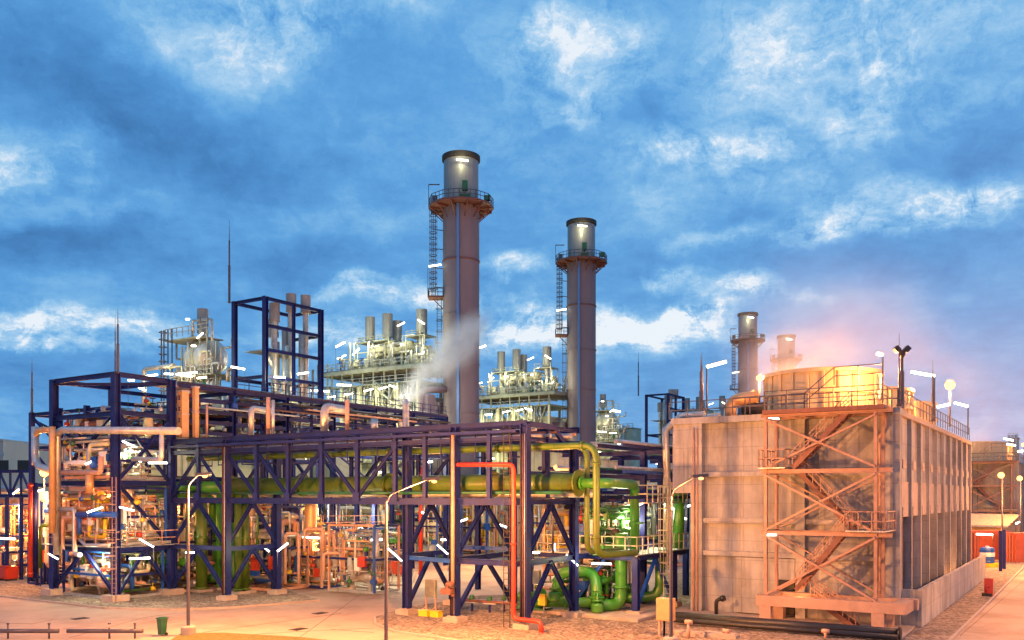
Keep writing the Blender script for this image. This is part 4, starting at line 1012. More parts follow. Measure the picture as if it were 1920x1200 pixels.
# masts on the near tower
def mast(px, y0, y1, d, label, r=.07, name='lightning_rod'):
    p = sp(px, y1, d); q = sp(px, y0, d)
    h = q[2]-p[2]
    t = Thing(name, label, 'lightning rod', p)
    t.part('mast', MB().lathe(p, [(r*1.5,0),(r*1.5,h*.45),(r,h*.45),(r,h*.75),(r*.5,h*.75),(.01,h)], 8), M['pole'])
    t.part('base_plate', MB().lathe(p, [(.001,0),(.2,0),(.2,.08),(.001,.08)], 10), M['pole'])
    return t
mast(60, 672, 774, 82.5, 'lightning rod at far left above the lower frame')
mast(221, 577, 700, 66.9, 'lightning rod on the nearest column of the tall left frame')
mast(216, 590, 712, 76, 'faint second lightning rod behind the one on the left frame', .04)
mast(430, 412, 568, 101.5, 'tallest lightning rod on the left corner of the tall navy box frame', .09)
mast(1197, 658, 742, 198, 'lightning rod on the distant navy frame', .11)
mast(1316, 660, 772, 62, 'lightning rod on the left end of the near cooling tower', .08)
mast(1686, 625, 762, 54, 'hair thin lightning rod beside the black siren horns', .04)
mast(1749, 675, 790, 66, 'lightning rod on the finned side of the cooling tower', .07)
mast(1314, 665, 790, 66, 'short post beside the leftmost tower lightning rod', .09)
# siren
p = sp(1691, 765, 54.5); q = sp(1691, 662, 54.5)
t = Thing('siren', 'black twin horn siren on a pole at the cooling tower corner', 'siren', p)
t.part('pole', MB().lathe(p, [(.14,0),(.14,2.2),(.09,2.3),(.09,q[2]-p[2])], 10), M['pole'])
for s_ in (-1, 1):
    e = site(OX+s_*.42, OY); 
    t.part('horn', MB().beam(q, (q[0]+e[0]*.5, q[1]+e[1]*.5, q[2]+.16), .22, .2).beam((q[0]+e[0]*.45, q[1]+e[1]*.45, q[2]+.12), (q[0]+e[0], q[1]+e[1], q[2]+.36), .36, .3), M['black'])
t.part('horn_motor', MB().lathe((q[0],q[1],q[2]-.35), [(.06,0),(.2,.2),(.22,.5),(.001,.55)], 12), M['black'])
# post lamps on the tower deck
def deck_lamp(px, py, py0, d, label, ang, ln=20, white=True):
    top = sp(px, py, d); b0 = sp(px, py0, d)
    t = Thing('deck_lamp', label, 'lamp', b0, 'lamps on the cooling tower deck')
    t.part('post', MB().cyl(b0, top, .06, 8), M['pole'])
    L_ = ln/F*d; e = site(OX+math.cos(R(ang)), OY); q_ = (top[0]+e[0]*L_, top[1]+e[1]*L_, top[2]+math.sin(R(ang))*L_)
    t.part('tube', MB().cyl(top, q_, .1, 8), TUBEW)
    t.part('shade', MB().beam(vadd(top,(0,0,.13)), vadd(q_,(0,0,.13)), .25, .05), M['galv'])
    return t
deck_lamp(1655, 666, 755, 57, 'small hooded white lamp on a thin post left of the siren', 165, 11)
deck_lamp(1752, 705, 790, 67, 'long white tube right of the siren on a slim post', 170, 44)
deck_lamp(1781, 758, 790, 72, 'white tube lamp left of the glaring flood lamp foot', 192, 24)
deck_lamp(1815, 762, 815, 82, 'white tube on the last post of the near tower deck', 165, 26)
deck_lamp(1325, 688, 772, 62.5, 'tilted white tube beside the leftmost tower lightning rod', 15, 38)
# the big flood lamp
def globe_lamp(px, py, py0, d, label, pw, r=.32, name='flood_lamp', post=True):
    top = sp(px, py, d); b0 = sp(px, py0, d)
    t = Thing(name, label, 'lamp', b0, 'sodium flood lamps')
    t.part('post', MB().cyl(b0, (top[0],top[1],top[2]-r), .08, 8), M['pole'])
    t.part('lamp_glass', MB().lathe(top, [(.001,-r),(r*.7,-r*.7),(r,0),(r*.7,r*.7),(.001,r)], 16), SODIUM)
    t.part('visor', MB().lathe((top[0],top[1],top[2]), [(r*1.02,r*.55),(r*.5,r*1.1),(.001,r*1.15)], 16), M['pole'])
    dr_ = Vector(world(*top)) ; c = Vector((0,0,CAMH)); dd = (c-dr_).normalized()
    point(tuple(dr_+dd*.6+Vector((0,0,.1))), pw, SOD, .3)
    return t
globe_lamp(1781, 722, 800, 73, 'glaring sodium flood lamp above the finned side of the cooling tower', 12000, .4)
globe_lamp(1424, 709, 762, 64.5, 'small sodium lamp at the left edge of the near fan stack', 3500, .22)
globe_lamp(1037, 922, 1040, 61, 'bright sodium lamp hanging before the olive main, right of the red pipe', 1500, .3)
globe_lamp(900, 963, 1080, 92, 'small sodium lamp on a post beyond the trestle centre', 3500, .3)
globe_lamp(83, 886, 1080, 80, 'sodium flood lamp at far left in front of the warehouse', 4000, .4)
# ------------------------------------------------------------ street lamps
def street_lamp(px, d, ztop, arm, label, pw=9000, rise=1.5, light=True, loc=None, rz=None):
    """pole with an outreach arm; built at its own origin in the site frame"""
    p = sp(px, 1000, d); p = (p[0], p[1], 0.0)
    e = site(OX+arm[0], OY+arm[1]); n = math.hypot(*e) or 1
    t = Thing('street_lamp', label, 'street lamp', p, 'street lamps')
    t.part('base', MB().lathe(p, [(.42,0),(.42,.5),(.36,.58),(.001,.58)], 16), M['conc2'])
    t.part('pole', MB().lathe(p, [(.10,.55),(.085,.62*ztop),(.05,ztop-rise*.3)], 12), M['pole'])
    tip = (p[0]+e[0], p[1]+e[1], ztop+rise*.55)
    t.part('arm', MB().tube([(p[0],p[1],ztop-rise*.35),(p[0]+e[0]*.12,p[1]+e[1]*.12,ztop),tip], .035, 8, bend=.4), M['pole'])
    u = (e[0]/n, e[1]/n)
    h = t.part('lamp_head', MB().lathe((0,0,0), [(.001,-.1)], 3) if False else MB().beam((tip[0]-u[0]*.1,tip[1]-u[1]*.1,tip[2]+.03), (tip[0]+u[0]*.75,tip[1]+u[1]*.75,tip[2]+.1), .3, .16), M['pole'])
    t.part('lamp_glass', MB().capsule((tip[0]+u[0]*.4,tip[1]+u[1]*.4,tip[2]-.08), .13, .02), SODIUM, h)
    if light:
        wp = world(tip[0]+u[0]*.4, tip[1]+u[1]*.4, tip[2]-1.1); point(wp, pw, SOD, .25)
    return t
street_lamp(353, 51, 8.7, (.55,0), 'street lamp with a disc base and short arm at left, beside the green bin', 14000, .9)
street_lamp(724, 45, 8.1, (2.0,.3), 'street lamp with a long rising arm in front of the trestle centre', 24000, 1.3)
street_lamp(1258, 47, 8.35, (1.25,.2), 'street lamp with its arm over the concrete cooling tower wall', 5500, 1.2)
for (x, y, ax, ay, lb) in [(40,50,-1.5,0,'assumed street lamp out of view beside the right road alongside the near cooling tower'),(58,82,-1.5,0,'assumed street lamp out of view beside the right road further on'),(-44,36,1.5,0,'assumed street lamp beside the road beyond the left edge of the view'),(36,22,-1.5,0,'assumed street lamp beside the road beyond the right edge of the view'),(-12,-4,0,1.5,'assumed street lamp behind the viewpoint toward the road bend'),(14,-2,0,1.5,'assumed street lamp behind the viewpoint facing the stair tower')]:  # out-of-view lamps, assumed and added to throw orange light on the scene
    a, b = site(x, y); e = site(OX+ax, OY+ay)
    p = (a, b, 0); tip = (a+e[0], b+e[1], 9.4)
    t = Thing('street_lamp', lb, 'street lamp', p, 'street lamps')  # here an assumed lamp, added out of view for its light
    t.part('pole', MB().lathe(p, [(.13,0),(.12,5),(.07,9)], 12), M['pole'])
    t.part('arm', MB().tube([(a,b,8.8),(a+e[0]*.15,b+e[1]*.15,9.2),tip], .05, 8), M['pole'])
    t.part('lamp_head', MB().beam(tip, (tip[0]+e[0]*.5,tip[1]+e[1]*.5,9.5), .3, .16), M['pole'])
    w_ = world(tip[0]+e[0]*.25, tip[1]+e[1]*.25, 9.0)
    point(w_, {40:14000,58:20000,-44:28000,36:3000,-12:30000,14:3500}[x], SOD, .25)
# plant-road lamps in the distance
for px, py, d, pw, lb in [(1877,891,96,9000,'big sodium road lamp above the low pink roof at right edge'),(1912,897,112,14000,'sodium road lamp cut off by the right edge'),(1919,834,150,1500,'far sodium lamp high at the right edge')]:
    q = sp(px, py, d); t = Thing('road_lamp', lb, 'street lamp', (q[0]+1.6, q[1], 0), 'distant road lamps')
    t.part('pole', MB().cyl((q[0]+1.6,q[1],0),(q[0]+1.6,q[1],q[2]+.4),.09,8), M['pole'])
    t.part('arm', MB().cyl((q[0]+1.6,q[1],q[2]+.35),(q[0],q[1],q[2]+.3),.05,8), M['pole'])
    t.part('lamp_glass', MB().capsule(q, .32, .1, 'x'), SODIUM)
    w_ = Vector(world(*q)); point((w_.x-.6, w_.y-1.6, w_.z-.5), pw, SOD, .3)

# ------------------------------------------------------------ equipment skids
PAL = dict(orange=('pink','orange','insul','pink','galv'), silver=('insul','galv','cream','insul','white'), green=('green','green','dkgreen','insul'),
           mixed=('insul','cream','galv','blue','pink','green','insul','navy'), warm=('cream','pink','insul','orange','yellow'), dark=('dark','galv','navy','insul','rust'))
def skid(a, b, z0, wa, wb, h, seed, label, pal='mixed', n=22, cat='pipe skid', name='pipe_skid', rail=False, vessels=1, posts=True, big=1.0):
    r = random.Random(seed); P = PAL[pal]
    t = Thing(name, label, cat, (a, b, z0))
    a0, a1, b0, b1 = a-wa/2, a+wa/2, b-wb/2, b+wb/2
    t.part('base_frame', MB().beam((a0,b0,z0+.12),(a0,b1,z0+.12),.15,.22).beam((a1,b0,z0+.12),(a1,b1,z0+.12),.15,.22).beam((a0,b0,z0+.12),(a1,b0,z0+.12),.13,.2).beam((a0,b1,z0+.12),(a1,b1,z0+.12),.13,.2), M[r.choice(('galv','navy','pink'))])
    if posts:
        for aa in (a0, a1):
            for bb in (b0, b1): t.part('post', MB().beam((aa,bb,z0+.1),(aa,bb,z0+h),.16), M[r.choice(('navy','blue','pink'))])
        for z in (z0+h*.5, z0+h): t.part('rail_beam', MB().beam((a0,b0,z),(a0,b1,z),.14,.18), M[r.choice(('navy','blue','pink'))]); t.part('rail_beam', MB().beam((a0,b0,z),(a1,b0,z),.14,.18), M['navy'])
    n = int(n*1.5)
    for k in range(n):
        p = [r.uniform(a0,a1), r.uniform(b0,b1), z0+r.uniform(.3,h)]
        rr_ = r.choice((.04,.05,.07,.09,.12,.16,.24))*big
        pts = [tuple(p)]; last = None
        for _ in range(r.randint(2,5)):
            ax = r.choice([x for x in (0,1,1,2,2) if x != last]); last = ax; q_ = list(pts[-1])
            if ax == 0: q_[0] = r.uniform(a0,a1)
            elif ax == 1: q_[1] = r.uniform(b0,b1)
            else: q_[2] = z0+r.uniform(.2,h)
            if math.dist(q_, pts[-1]) > rr_*3: pts.append(tuple(q_))
        if len(pts) < 2: continue
        t.part('pipe', MB().tube(pts, rr_, 8), M[r.choice(P)])
        if r.random() < .55:
            c = pts[-1]; m = M[r.choice(('green','blue','red','insul','dkgreen','yellow','dark'))]
            v = t.part('valve', MB().capsule(c, .16+rr_*.6, .16).cyl(c,(c[0],c[1],c[2]+.55),.04,6), m)
            t.part('handwheel', MB().lathe((c[0],c[1],c[2]+.55), [(.15,0),(.24,0),(.24,.05),(.15,.05)], 12), M[r.choice(('red','dark','blue'))], v)
    for k in range(vessels):
        aa, bb = r.uniform(a0+.5,a1-.5), r.uniform(b0+.6,b1-.6); R_ = r.uniform(.35,.6)*big; L_ = h*.45
        if r.random() < .6:
            t.part('vessel', MB().capsule((aa,bb,z0+.6+L_/2), R_, L_).cyl((aa,bb,z0+.1),(aa,bb,z0+.6),.2), M[r.choice(('insul','cream','insul'))])
        else:
            t.part('vessel', MB().capsule((aa,(b0+b1)/2,z0+1.2), R_, wb*.5, 'y').cbox((aa,b0+wb*.3,z0),.3,.3,1.2).cbox((aa,b0+wb*.7,z0),.3,.3,1.2), M['insul'])
    for k in range(max(1, n//9)):
        t.part('control_box', MB().cbox((a0-.02+r.uniform(0,.3), r.uniform(b0,b1), z0+r.uniform(.8,h*.5)), .3, r.uniform(.4,.9), r.uniform(.5,1.1)), M[r.choice(('cream','white','red','insul','blue'))])
    if rail: t.part('railing', MB().rail([(a1,b1,z0+h),(a0,b1,z0+h),(a0,b0,z0+h),(a1,b0,z0+h)],1.1,1.3,.03), M['pink'])
    return t
def sgs(px, py, *r, **k):
    p = sg(px, py); return skid(p[0], p[1], 0.05, *r, **k)
skid(-2.6,37.3,.1, 4.2,6.8,3.6, 1, 'low pump skid on the ground inside the tall left frame', 'mixed', 24)
skid(-2.8,37.2,4.2, 4.4,7.6,4.4, 2, 'crowded valve skid on the first floor of the tall left frame', 'orange', 46, vessels=2, rail=False)
skid(-2.4,37.3,9.3, 4.0,7.0,2.8, 3, 'brightly lit lagged pipe skid on the second floor of the left frame', 'silver', 26, vessels=2)
skid(2.9,45.8,.1, 5.0,5.2,4.2, 4, 'tall orange lit skid beneath the lower far left frame', 'orange', 34, vessels=2)
skid(3.4,45.8,5.3, 4.6,5.0,3.4, 5, 'upper skid of lagged pipes in the lower far left frame', 'orange', 22)
skid(3.2,37.4,.1, 4.6,6.6,8.2, 6, 'full height pipe skid directly behind the tall left frame', 'mixed', 50, vessels=3, big=1.3)
skid(9.2,37.4,.1, 5.0,6.8,8.2, 7, 'pipe skid under the long rack, first bay', 'warm', 46, vessels=3, big=1.3)
skid(16,37.0,.1, 6.0,6.8,8.0, 8, 'pipe skid under the long rack, second bay', 'warm', 40, vessels=2, big=1.5)
sgs(585,1100, 2.6,5.0,5.4, seed=9, label='amber lit pipe skid with white hoops right of the trestle leg', pal='orange', n=30, vessels=1)
sgs(560,1080, 4,4,7.5, seed=10, label='tall amber skid with upright vessel behind the hooped skid', pal='orange', n=34, vessels=2)
sgs(640,1070, 5,5,4.2, seed=12, label='pale lit valve skid below the middle service platform', pal='silver', n=34)
sgs(715,1068, 5,5,4.6, seed=13, label='pale skid with blue valves left of the red cabinet', pal='mixed', n=36)
sgs(680,1048, 6,10,9.5, seed=14, label='big pale pipework block behind the middle service platform', pal='silver', n=60, vessels=3, big=1.6)
sgs(560,1040, 6,10,9.5, seed=15, label='big amber pipework block behind the hooped skid', pal='warm', n=50, vessels=3, big=1.6)
sgs(795,1050, 5,8,8.5, seed=16, label='pipework block behind the red standpipe', pal='mixed', n=44, vessels=2, big=1.5)
sgs(885,1040, 6,9,7.5, seed=17, label='yellow lit pipework seen under the trestle centre', pal='warm', n=54, vessels=2, big=1.5)
sgs(1050,1046, 6,9,9, seed=18, label='pale vertical pipework behind the bright sodium lamp', pal='warm', n=46, vessels=3, big=1.6)
sgs(1130,1052, 6,7,9, seed=19, label='valve block behind the pump platform', pal='mixed', n=46, vessels=2, big=1.4)
sgs(1220,1060, 5,6,9, seed=20, label='green and blue valve block between rack and cooling tower', pal='green', n=34, vessels=2, big=1.4)
sgs(985,1030, 8,12,10, seed=21, label='large distant pipe block behind the right trestle legs', pal='warm', n=50, vessels=3, big=2)
sgs(20,1085, 3,3,2.6, seed=22, label='low orange lit skid at the far left edge', pal='orange', n=18)
sgs(95,1096, 2.6,2.6,3.8, seed=23, label='slim skid of red and green risers left of the tall frame', pal='mixed', n=24, vessels=1)
sgs(60,1060, 6,6,7.0, seed=24, label='amber pipework block in front of the warehouse', pal='orange', n=34, vessels=2, big=1.3)
for k, (px, py, w_, h_, lb, m) in enumerate([(1000,1040,8,14,'tall cream equipment house behind the right trestle legs','cream'),(1095,1035,6,13,'narrow cream equipment house left of the pump rack','cream'),(560,1028,14,15,'broad cream equipment house behind the amber skids','cream'),
        (470,1040,10,14,'cream equipment house hidden behind the green uprights','cream'),(850,1025,12,11,'low pale equipment house beyond the trestle centre','pink'),(210,1050,12,13,'pale equipment house behind the tall left frame','cream'),(1190,1040,8,10,'small pale equipment house behind the valve block','pink')]):
    g = sg(px, py); t = Thing('equipment_house', lb, 'building', g)
    t.part('wall', MB().box(g[0],g[0]+6,g[1]-w_/2,g[1]+w_/2,0,h_), M[m])
    for j in range(int(w_/1.3)+1): t.part('rib', MB().beam((g[0]-.15,g[1]-w_/2+j*1.3,0),(g[0]-.15,g[1]-w_/2+j*1.3,h_),.22,.22), M[m])
    for z in (3.2, 6.4, 9.6): t.part('ledge', MB().beam((g[0]-.35,g[1]-w_/2,z),(g[0]-.35,g[1]+w_/2,z),.12,.4), M['galv'])
    t.part('roof', MB().box(g[0]-.3,g[0]+6.3,g[1]-w_/2-.3,g[1]+w_/2+.3,h_+.003,h_+.3), M['steel'])
    t.part('door', MB().box(g[0]-.08,g[0]-.01,g[1]-.5,g[1]+.5,0.1,2.2), M['navy'])

t = Thing('caged_ladder', 'salmon caged ladder up the nearest column of the tall left frame', 'ladder', (-5.5,32.6,.1)); mb = MB()
for k in range(25): mb.beam((-5.6,32.3,.5+k*.34),(-5.6,32.75,.5+k*.34),.035)
t.part('rungs', mb, M['stair']); t.part('rail', MB().beam((-5.6,32.28,.1),(-5.6,32.28,9.4),.05).beam((-5.6,32.77,.1),(-5.6,32.77,9.4),.05), M['stair'])
mb = MB()
for k in range(7): mb.lathe((-5.95,32.5,2.6+k*.95),[(.4,0),(.4,.06)],10)
t.part('cage', mb, M['stair'])
g = sp(83,985,78); t = Thing('equipment_house', 'small pale clad cabinet block lit beside the red standpipe', 'building', (g[0],g[1],4.4))
t.part('wall', MB().box(g[0],g[0]+1.5,g[1]-1.0,g[1]+.9,4.4,8.4), M['white']); t.part('frame', MB().beam((g[0]-.1,g[1]-1.1,4.3),(g[0]-.1,g[1]+1.0,4.3),.2,.3).beam((g[0]-.1,g[1]-1.1,0),(g[0]-.1,g[1]-1.1,8.4),.2).beam((g[0]-.1,g[1]+1,0),(g[0]-.1,g[1]+1,8.4),.2).beam((g[0]-.12,g[1]+1,4.5),(g[0]-.12,g[1]-1.1,6.9),.14), M['navy'])
skid(-2.5,33.9,4.25, 4.4,1.4,3.8, 51, 'valve row facing the road on the left frame first floor, right bay', 'silver', 26, posts=False, vessels=0)
skid(-5.0,37.2,4.25, 1.2,7.4,4.2, 52, 'valve row facing the road on the left frame first floor, left bay', 'warm', 30, posts=False, vessels=1)
skid(-5.0,37.2,9.3, 1.0,7.4,3.2, 53, 'small pipework row on the left frame second floor edge', 'silver', 24, posts=False, vessels=0)
skid(3,37.3,12.5, 5,7.4,3.8, 54, 'dark pipework bundle high in the rack just behind the left frame', 'dark', 34, posts=False, vessels=1)
skid(-2.5,37.3,12.3, 4.4,7.4,2.6, 61, 'dark green and navy pipes under the bare roof beams of the left frame', 'dark', 30, posts=False, vessels=1)
skid(2.4,49.6,9.2, 3.5,5.0,4.2, 62, 'navy pipework at the top of the lower far left frame', 'dark', 26, vessels=0)
skid(25,35.0,12.6, 8,3.0,4.0, 63, 'dark crowded pipework at the middle of the long rack top', 'dark', 34, posts=False, vessels=0)
skid(11,35.0,12.6, 8,3.0,4.0, 64, 'dark crowded pipework at the near end of the long rack top', 'dark', 34, posts=False, vessels=0)
skid(-1.5,45.4,.1, 2.0,5.0,7.5, 55, 'amber pipe wall just left of the tall frame', 'orange', 34, posts=True, vessels=1)
skid(8,30.5,.1, 4,4,7.0, 56, 'pipework behind the olive uprights under the trestle', 'mixed', 34, vessels=1, big=1.2)
skid(10.5,22.5,.1, 3,5,5.5, 57, 'amber pipework deep under the long truss', 'orange', 30, vessels=1)
skid(17,5.5,.1, 5,6,8.5, 58, 'tangle of pale pipes behind the right portal legs', 'warm', 44, vessels=2, big=1.2)
skid(13,.9,4.3, 4.5,3.0,3.2, 59, 'dense green valve manifold at the back of the pump platform', 'green', 28, posts=False, vessels=1)
skid(11,1.5,.35, 4.5,4.0,2.6, 60, 'low tangle of small green lines round the pumps', 'green', 26, posts=False, vessels=0)
# middle service platform with railings
t = Thing('service_platform', 'railed navy service platform right of the hooped amber skid', 'platform', sg(630,1084))
p0 = sp(515,1005,79); p1 = sp(722,1003,82); z = 4.9
t.part('deck', MB().beam((p0[0],p0[1],z),(p1[0],p1[1],z),.08,.28).beam((p0[0]+1.2,p0[1],z+.15),(p1[0]+1.2,p1[1],z+.15),2.2,.06), M['navy'])
t.part('railing', MB().rail([(p0[0],p0[1],z+.15),(p1[0],p1[1],z+.15)],1.15,1.5,.03), M['pink'])
for px, m in ((598,'navy'),(683,'navy'),(718,'blue'),(640,'blue')):
    p = sp(px,1085,81); t.part('column', MB().ibeam((p[0]+.3,p[1],0),(p[0]+.3,p[1],z-.1),.32,.32), M[m])
# white hoops in front of it
for k, (x0, x1, y0, y1, lb) in enumerate([(571,606,992,1035,'upper white pipe hoop on the amber skid'),(607,640,1037,1088,'lower white pipe hoop beside the amber skid'),(535,560,1000,1095,'tall narrow peach pipe hoop at the amber skid left')]):
    d = 74; pipe('pipe_hoop', [sp(x0,y1,d),sp(x0,y0,d),sp(x1,y0,d),sp(x1,y1,d)], .13, 'pink', lb, bend=.3)
p = sp(583,945,75); t = Thing('round_duct', 'stubby round topped peach duct rising behind the trestle', 'duct', (p[0],p[1],4.9)); t.part('shell', MB().capsule((p[0],p[1],6.6), .5, 3.0), M['orange'])
# green uprights and u-bends at left of the trestle
for px, py, r, lb, m in [(378,1112,.46,'fat olive upright pipe nearest the left street lamp','olive'),(446,1116,.30,'thinner olive upright pipe right of the trestle leg','olive'),(459,1114,.34,'rightmost olive upright pipe under the trestle','olive'),(411,1108,.24,'slender green upright behind the trestle leg','green')]:
    g = sg(px,py); pipe('upright_pipe', [(g[0],g[1],.35),(g[0],g[1],8.3)], r, m, lb, n=16, flanges=[((g[0],g[1],.45),(0,0,1)),((g[0],g[1],4.6),(0,0,1))])
    single('plinth', MB().cbox((g[0],g[1],0),1.3,1.3,.34), M['conc2'], 'concrete plinth under the '+lb.split(' pipe')[0].split(' upright')[0]+' upright pipe', 'plinth')
for k, (x0, x1, y0, y1, lb) in enumerate([(342,372,1082,1010,'left bright green pipe bend low behind the left street lamp'),(388,407,1085,1000,'middle bright green pipe bend behind the trestle leg'),(470,440,1090,1040,'right bright green pipe bend under the trestle')]):
    d = 76; pipe('pipe_bend', [sp(x0-14,y0-3,d),sp(x0,y0,d),sp(x1,y0,d),sp(x1,y1-60,d)], .38, 'green', lb, n=14, bend=1.3)
# lagged pipe loops on the face of the left frame
AFm = -6.0
def fpx(*ps, a=AFm): return [pa(x, y, a) for x, y in ps]
pipe('lagged_pipe', fpx((335,808),(118,806),(107,812),(107,1040)), .27, 'insul', 'long lagged pipe across the tall left frame with a leg at its left', bend=.5)
pipe('lagged_pipe', fpx((98,800),(98,830),(98,1000),a=-6.6), .24, 'orange', 'peach lit lagged upright just left of the tall frame', bend=.5)
pipe('lagged_pipe', [sp(66,800,74),sp(66,872,74),sp(100,884,72)], .3, 'insul', 'curved lagged pipe at the far left above the sodium lamp', bend=1.2)
pipe('lagged_pipe', [sp(66,872,74),sp(66,806,74),sp(98,806,73)], .26, 'orange', 'short peach lagged pipe bend at the far left', bend=.9)
pipe('lagged_pipe', fpx((118,886),(189,886),(189,856)), .2, 'pink', 'peach pipe with right angle bends on the tall left frame'); pipe('lagged_pipe', fpx((248,860),(303,862),(303,800)), .17, 'insul', 'thin lagged pipe turning up at the right of the left frame')
pipe('lagged_pipe', fpx((168,890),(168,925)), .3, 'orange', 'stubby peach pipe drop below the left frame beam')
pipe('lagged_pipe', fpx((115,955),(140,955),(140,1040),(150,1040)), .18, 'insul', 'small lagged pipe bend on the first floor of the left frame')
pipe('lagged_pipe', fpx((118,1030),(118,970),(141,970),(141,1030)), .14, 'pink', 'small peach pipe hoop on the first floor of the left frame', bend=.3)
pipe('lagged_pipe', fpx((150,1012),(160,1022),(205,1022)), .12, 'insul', 'white pipe elbow lying along the first floor rail')
pipe('lagged_pipe', fpx((146,965),(215,965)), .22, 'blue', 'short blue pipe crossing the first floor of the left frame'); pipe('lagged_pipe', fpx((149,968),(149,1002)), .15, 'blue', 'short upright blue pipe on the first floor of the left frame')
pipe('red_pipe', [sp(57,905,72),sp(57,1082,72)], .17, 'red', 'red standpipe at the far left beside a blue upright', flanges=[(sp(57,1075,72),(0,0,1)),(sp(57,910,72),(0,0,1))])
pipe('blue_upright', [sp(66,905,72.5),sp(66,1085,72.5)], .2, 'navy', 'navy upright beside the red standpipe at far left'); pipe('green_upright', [sp(92,985,74),sp(76,985,74),sp(76,1065,74)], .16, 'olive', 'olive pipe bend beside the navy upright at far left', bend=.4)
for k, (px, py, w_, d_, h_, m, lb) in enumerate([(94,1098,.9,.7,2.6,'white','white control cabinet left of the tall frame foot'),(12,1090,2.0,1.2,1.1,'red','red box tank at the far left edge'),(18,1072,2.4,1.4,2.2,'cream','pale cabinet behind the red tank at far left'),
                                           (738,1082,1.2,.6,1.2,'red','red hose cabinet left of the blue trestle leg'),(751,1083,.9,.5,.8,'red','low red box beside the red hose cabinet')]):
    g = sg(px, py); t = Thing('cabinet', lb, 'cabinet', g, None)
    t.part('body', MB().box(g[0]-d_/2,g[0]+d_/2,g[1]-w_/2,g[1]+w_/2,.3,.3+h_), M[m])
    t.part('door', MB().box(g[0]-d_/2-.03,g[0]-d_/2,g[1]-w_/2+.08,g[1]+w_/2-.08,.38,.22+h_), M[m])
    t.part('lid', MB().box(g[0]-d_/2-.06,g[0]+d_/2+.06,g[1]-w_/2-.06,g[1]+w_/2+.06,.3+h_,.36+h_), M['galv' if m != 'red' else 'red'])
    for s_ in (-1,1): t.part('leg', MB().cbox((g[0],g[1]+s_*(w_/2-.1),0),d_*.8,.08,.3), M['dark'])
# control panel on legs under the trestle, with small boxes round it
g = sg(808,1150); t = Thing('control_panel', 'grey control panel on splayed legs under the trestle centre', 'control panel', g)
t.part('panel', MB().box(g[0]-.12,g[0]+.12,g[1]-.45,g[1]+.45,1.1,2.3), M['steel'])
for s_ in (-1,1): t.part('leg', MB().beam((g[0],g[1]+s_*.4,.12),(g[0],g[1]+s_*.4,1.1),.08).beam((g[0]-.3,g[1]+s_*.4-.3,.1),(g[0],g[1]+s_*.4,.5),.05).beam((g[0]-.3,g[1]+s_*.4+.3,.1),(g[0],g[1]+s_*.4,.5),.05), M['pink'])
for px, py, w_, h_, m, lb in [(797,1158,.7,.35,'yellow','small yellow floor box left of the control panel legs'),(818,1160,.7,.35,'yellow','small yellow floor box right of the control panel legs')]:
    g = sg(px,py); single('floor_box', MB().cbox((g[0],g[1],.12),.5,w_,h_).cbox((g[0],g[1],.12+h_),.56,w_+.06,.04), M[m], lb, 'box')
g = sg(862,1136); t = Thing('valve_station', 'bolted valve housing strapped on the centre trestle leg', 'valve', (-.6,5.2,1.6))
t.part('body', MB().capsule((-.55,5.2,2.3),.3,.5).cbox((-.7,5.3,1.9),.4,.8,.35), M['rust']); t.part('handwheel', MB().lathe((-.75,4.9,2.4),[(.18,0),(.28,0),(.28,.05),(.18,.05)],12), M['dark'])
for k, (px, py) in enumerate([(885,1149),(918,1152),(945,1150)]):
    g = sg(px,py); t = Thing('pipe_support', f'{["left","middle","right"][k]} low pipe stand on the gravel under the trestle', 'pipe stand', g, 'low pipe stands')
    t.part('post', MB().beam((g[0],g[1],.1),(g[0],g[1],.75),.12), M['navy']); t.part('saddle', MB().beam((g[0],g[1]-.5,.75),(g[0],g[1]+.5,.75),.14), M['galv'])
    t.part('valve', MB().capsule((g[0],g[1],1.05),.18,.2), M['dkgreen'])
pipe('ground_pipe', [sg(872,1150),sg(1000,1158)] and [(*sg(870,1148)[:2],.85),(*sg(965,1156)[:2],.85)], .1, 'rust', 'rusty pipe lying low behind the centre trestle leg'); pipe('ground_pipe', [(*sg(880,1138)[:2],.5),(*sg(975,1143)[:2],.5)], .09, 'galv', 'thin grey pipe on the gravel behind the rusty one')

# ------------------------------------------------------------ pump deck and green pumps at the right end
pd = Thing('pump_platform', 'railed navy platform over the green pumps right of the trestle', 'platform', (11.5,-1.5,0))
for a, b in [(8.7,-3.1),(11.6,-.65),(15.0,-3.1),(8.7,1.6)]:
    c = pd.part('column', MB().ibeam((a,b,.45),(a,b,3.9),.42,.42), M['navy' if a != 11.6 else 'blue']); pd.part('footing', MB().cbox((a,b,0),.95,.95,.45), M['conc2'], c)
pd.part('deck', MB().box(8.5,17.5,-3.3,4.5,4.06,4.14), M['galv'])
for p, q in [((8.7,-3.0,3.9),(8.7,4.4,3.9)),((8.9,-3.1,3.9),(17.4,-3.1,3.9)),((6.1,.3,4.0),(8.5,.3,4.0)),((15,-2.9,3.9),(15,4.4,3.9))]: pd.part('beam', MB().ibeam(p,q,.25,.32), M['navy'])
for p, q in [((8.9,-3.1,.7),(11.8,-3.1,3.7)),((14.8,-3.1,.7),(11.8,-3.1,3.7)),((8.7,1.4,.8),(8.7,-.8,3.7))]: pd.part('brace', MB().ibeam(p,q,.2,.2), M['blue'])
pd.part('railing', MB().rail([(8.55,4.4,4.14),(8.55,-3.25,4.14),(17.4,-3.25,4.14)],1.15,.9,.03), M['cream'])
t = Thing('caged_ladder', 'caged cream ladder cluster above the pump platform', 'ladder', (13,-3.5,4.1)); mb = MB()
for b in (-3.7,-3.2): mb.beam((13,b,.3),(13,b,9.2),.05)
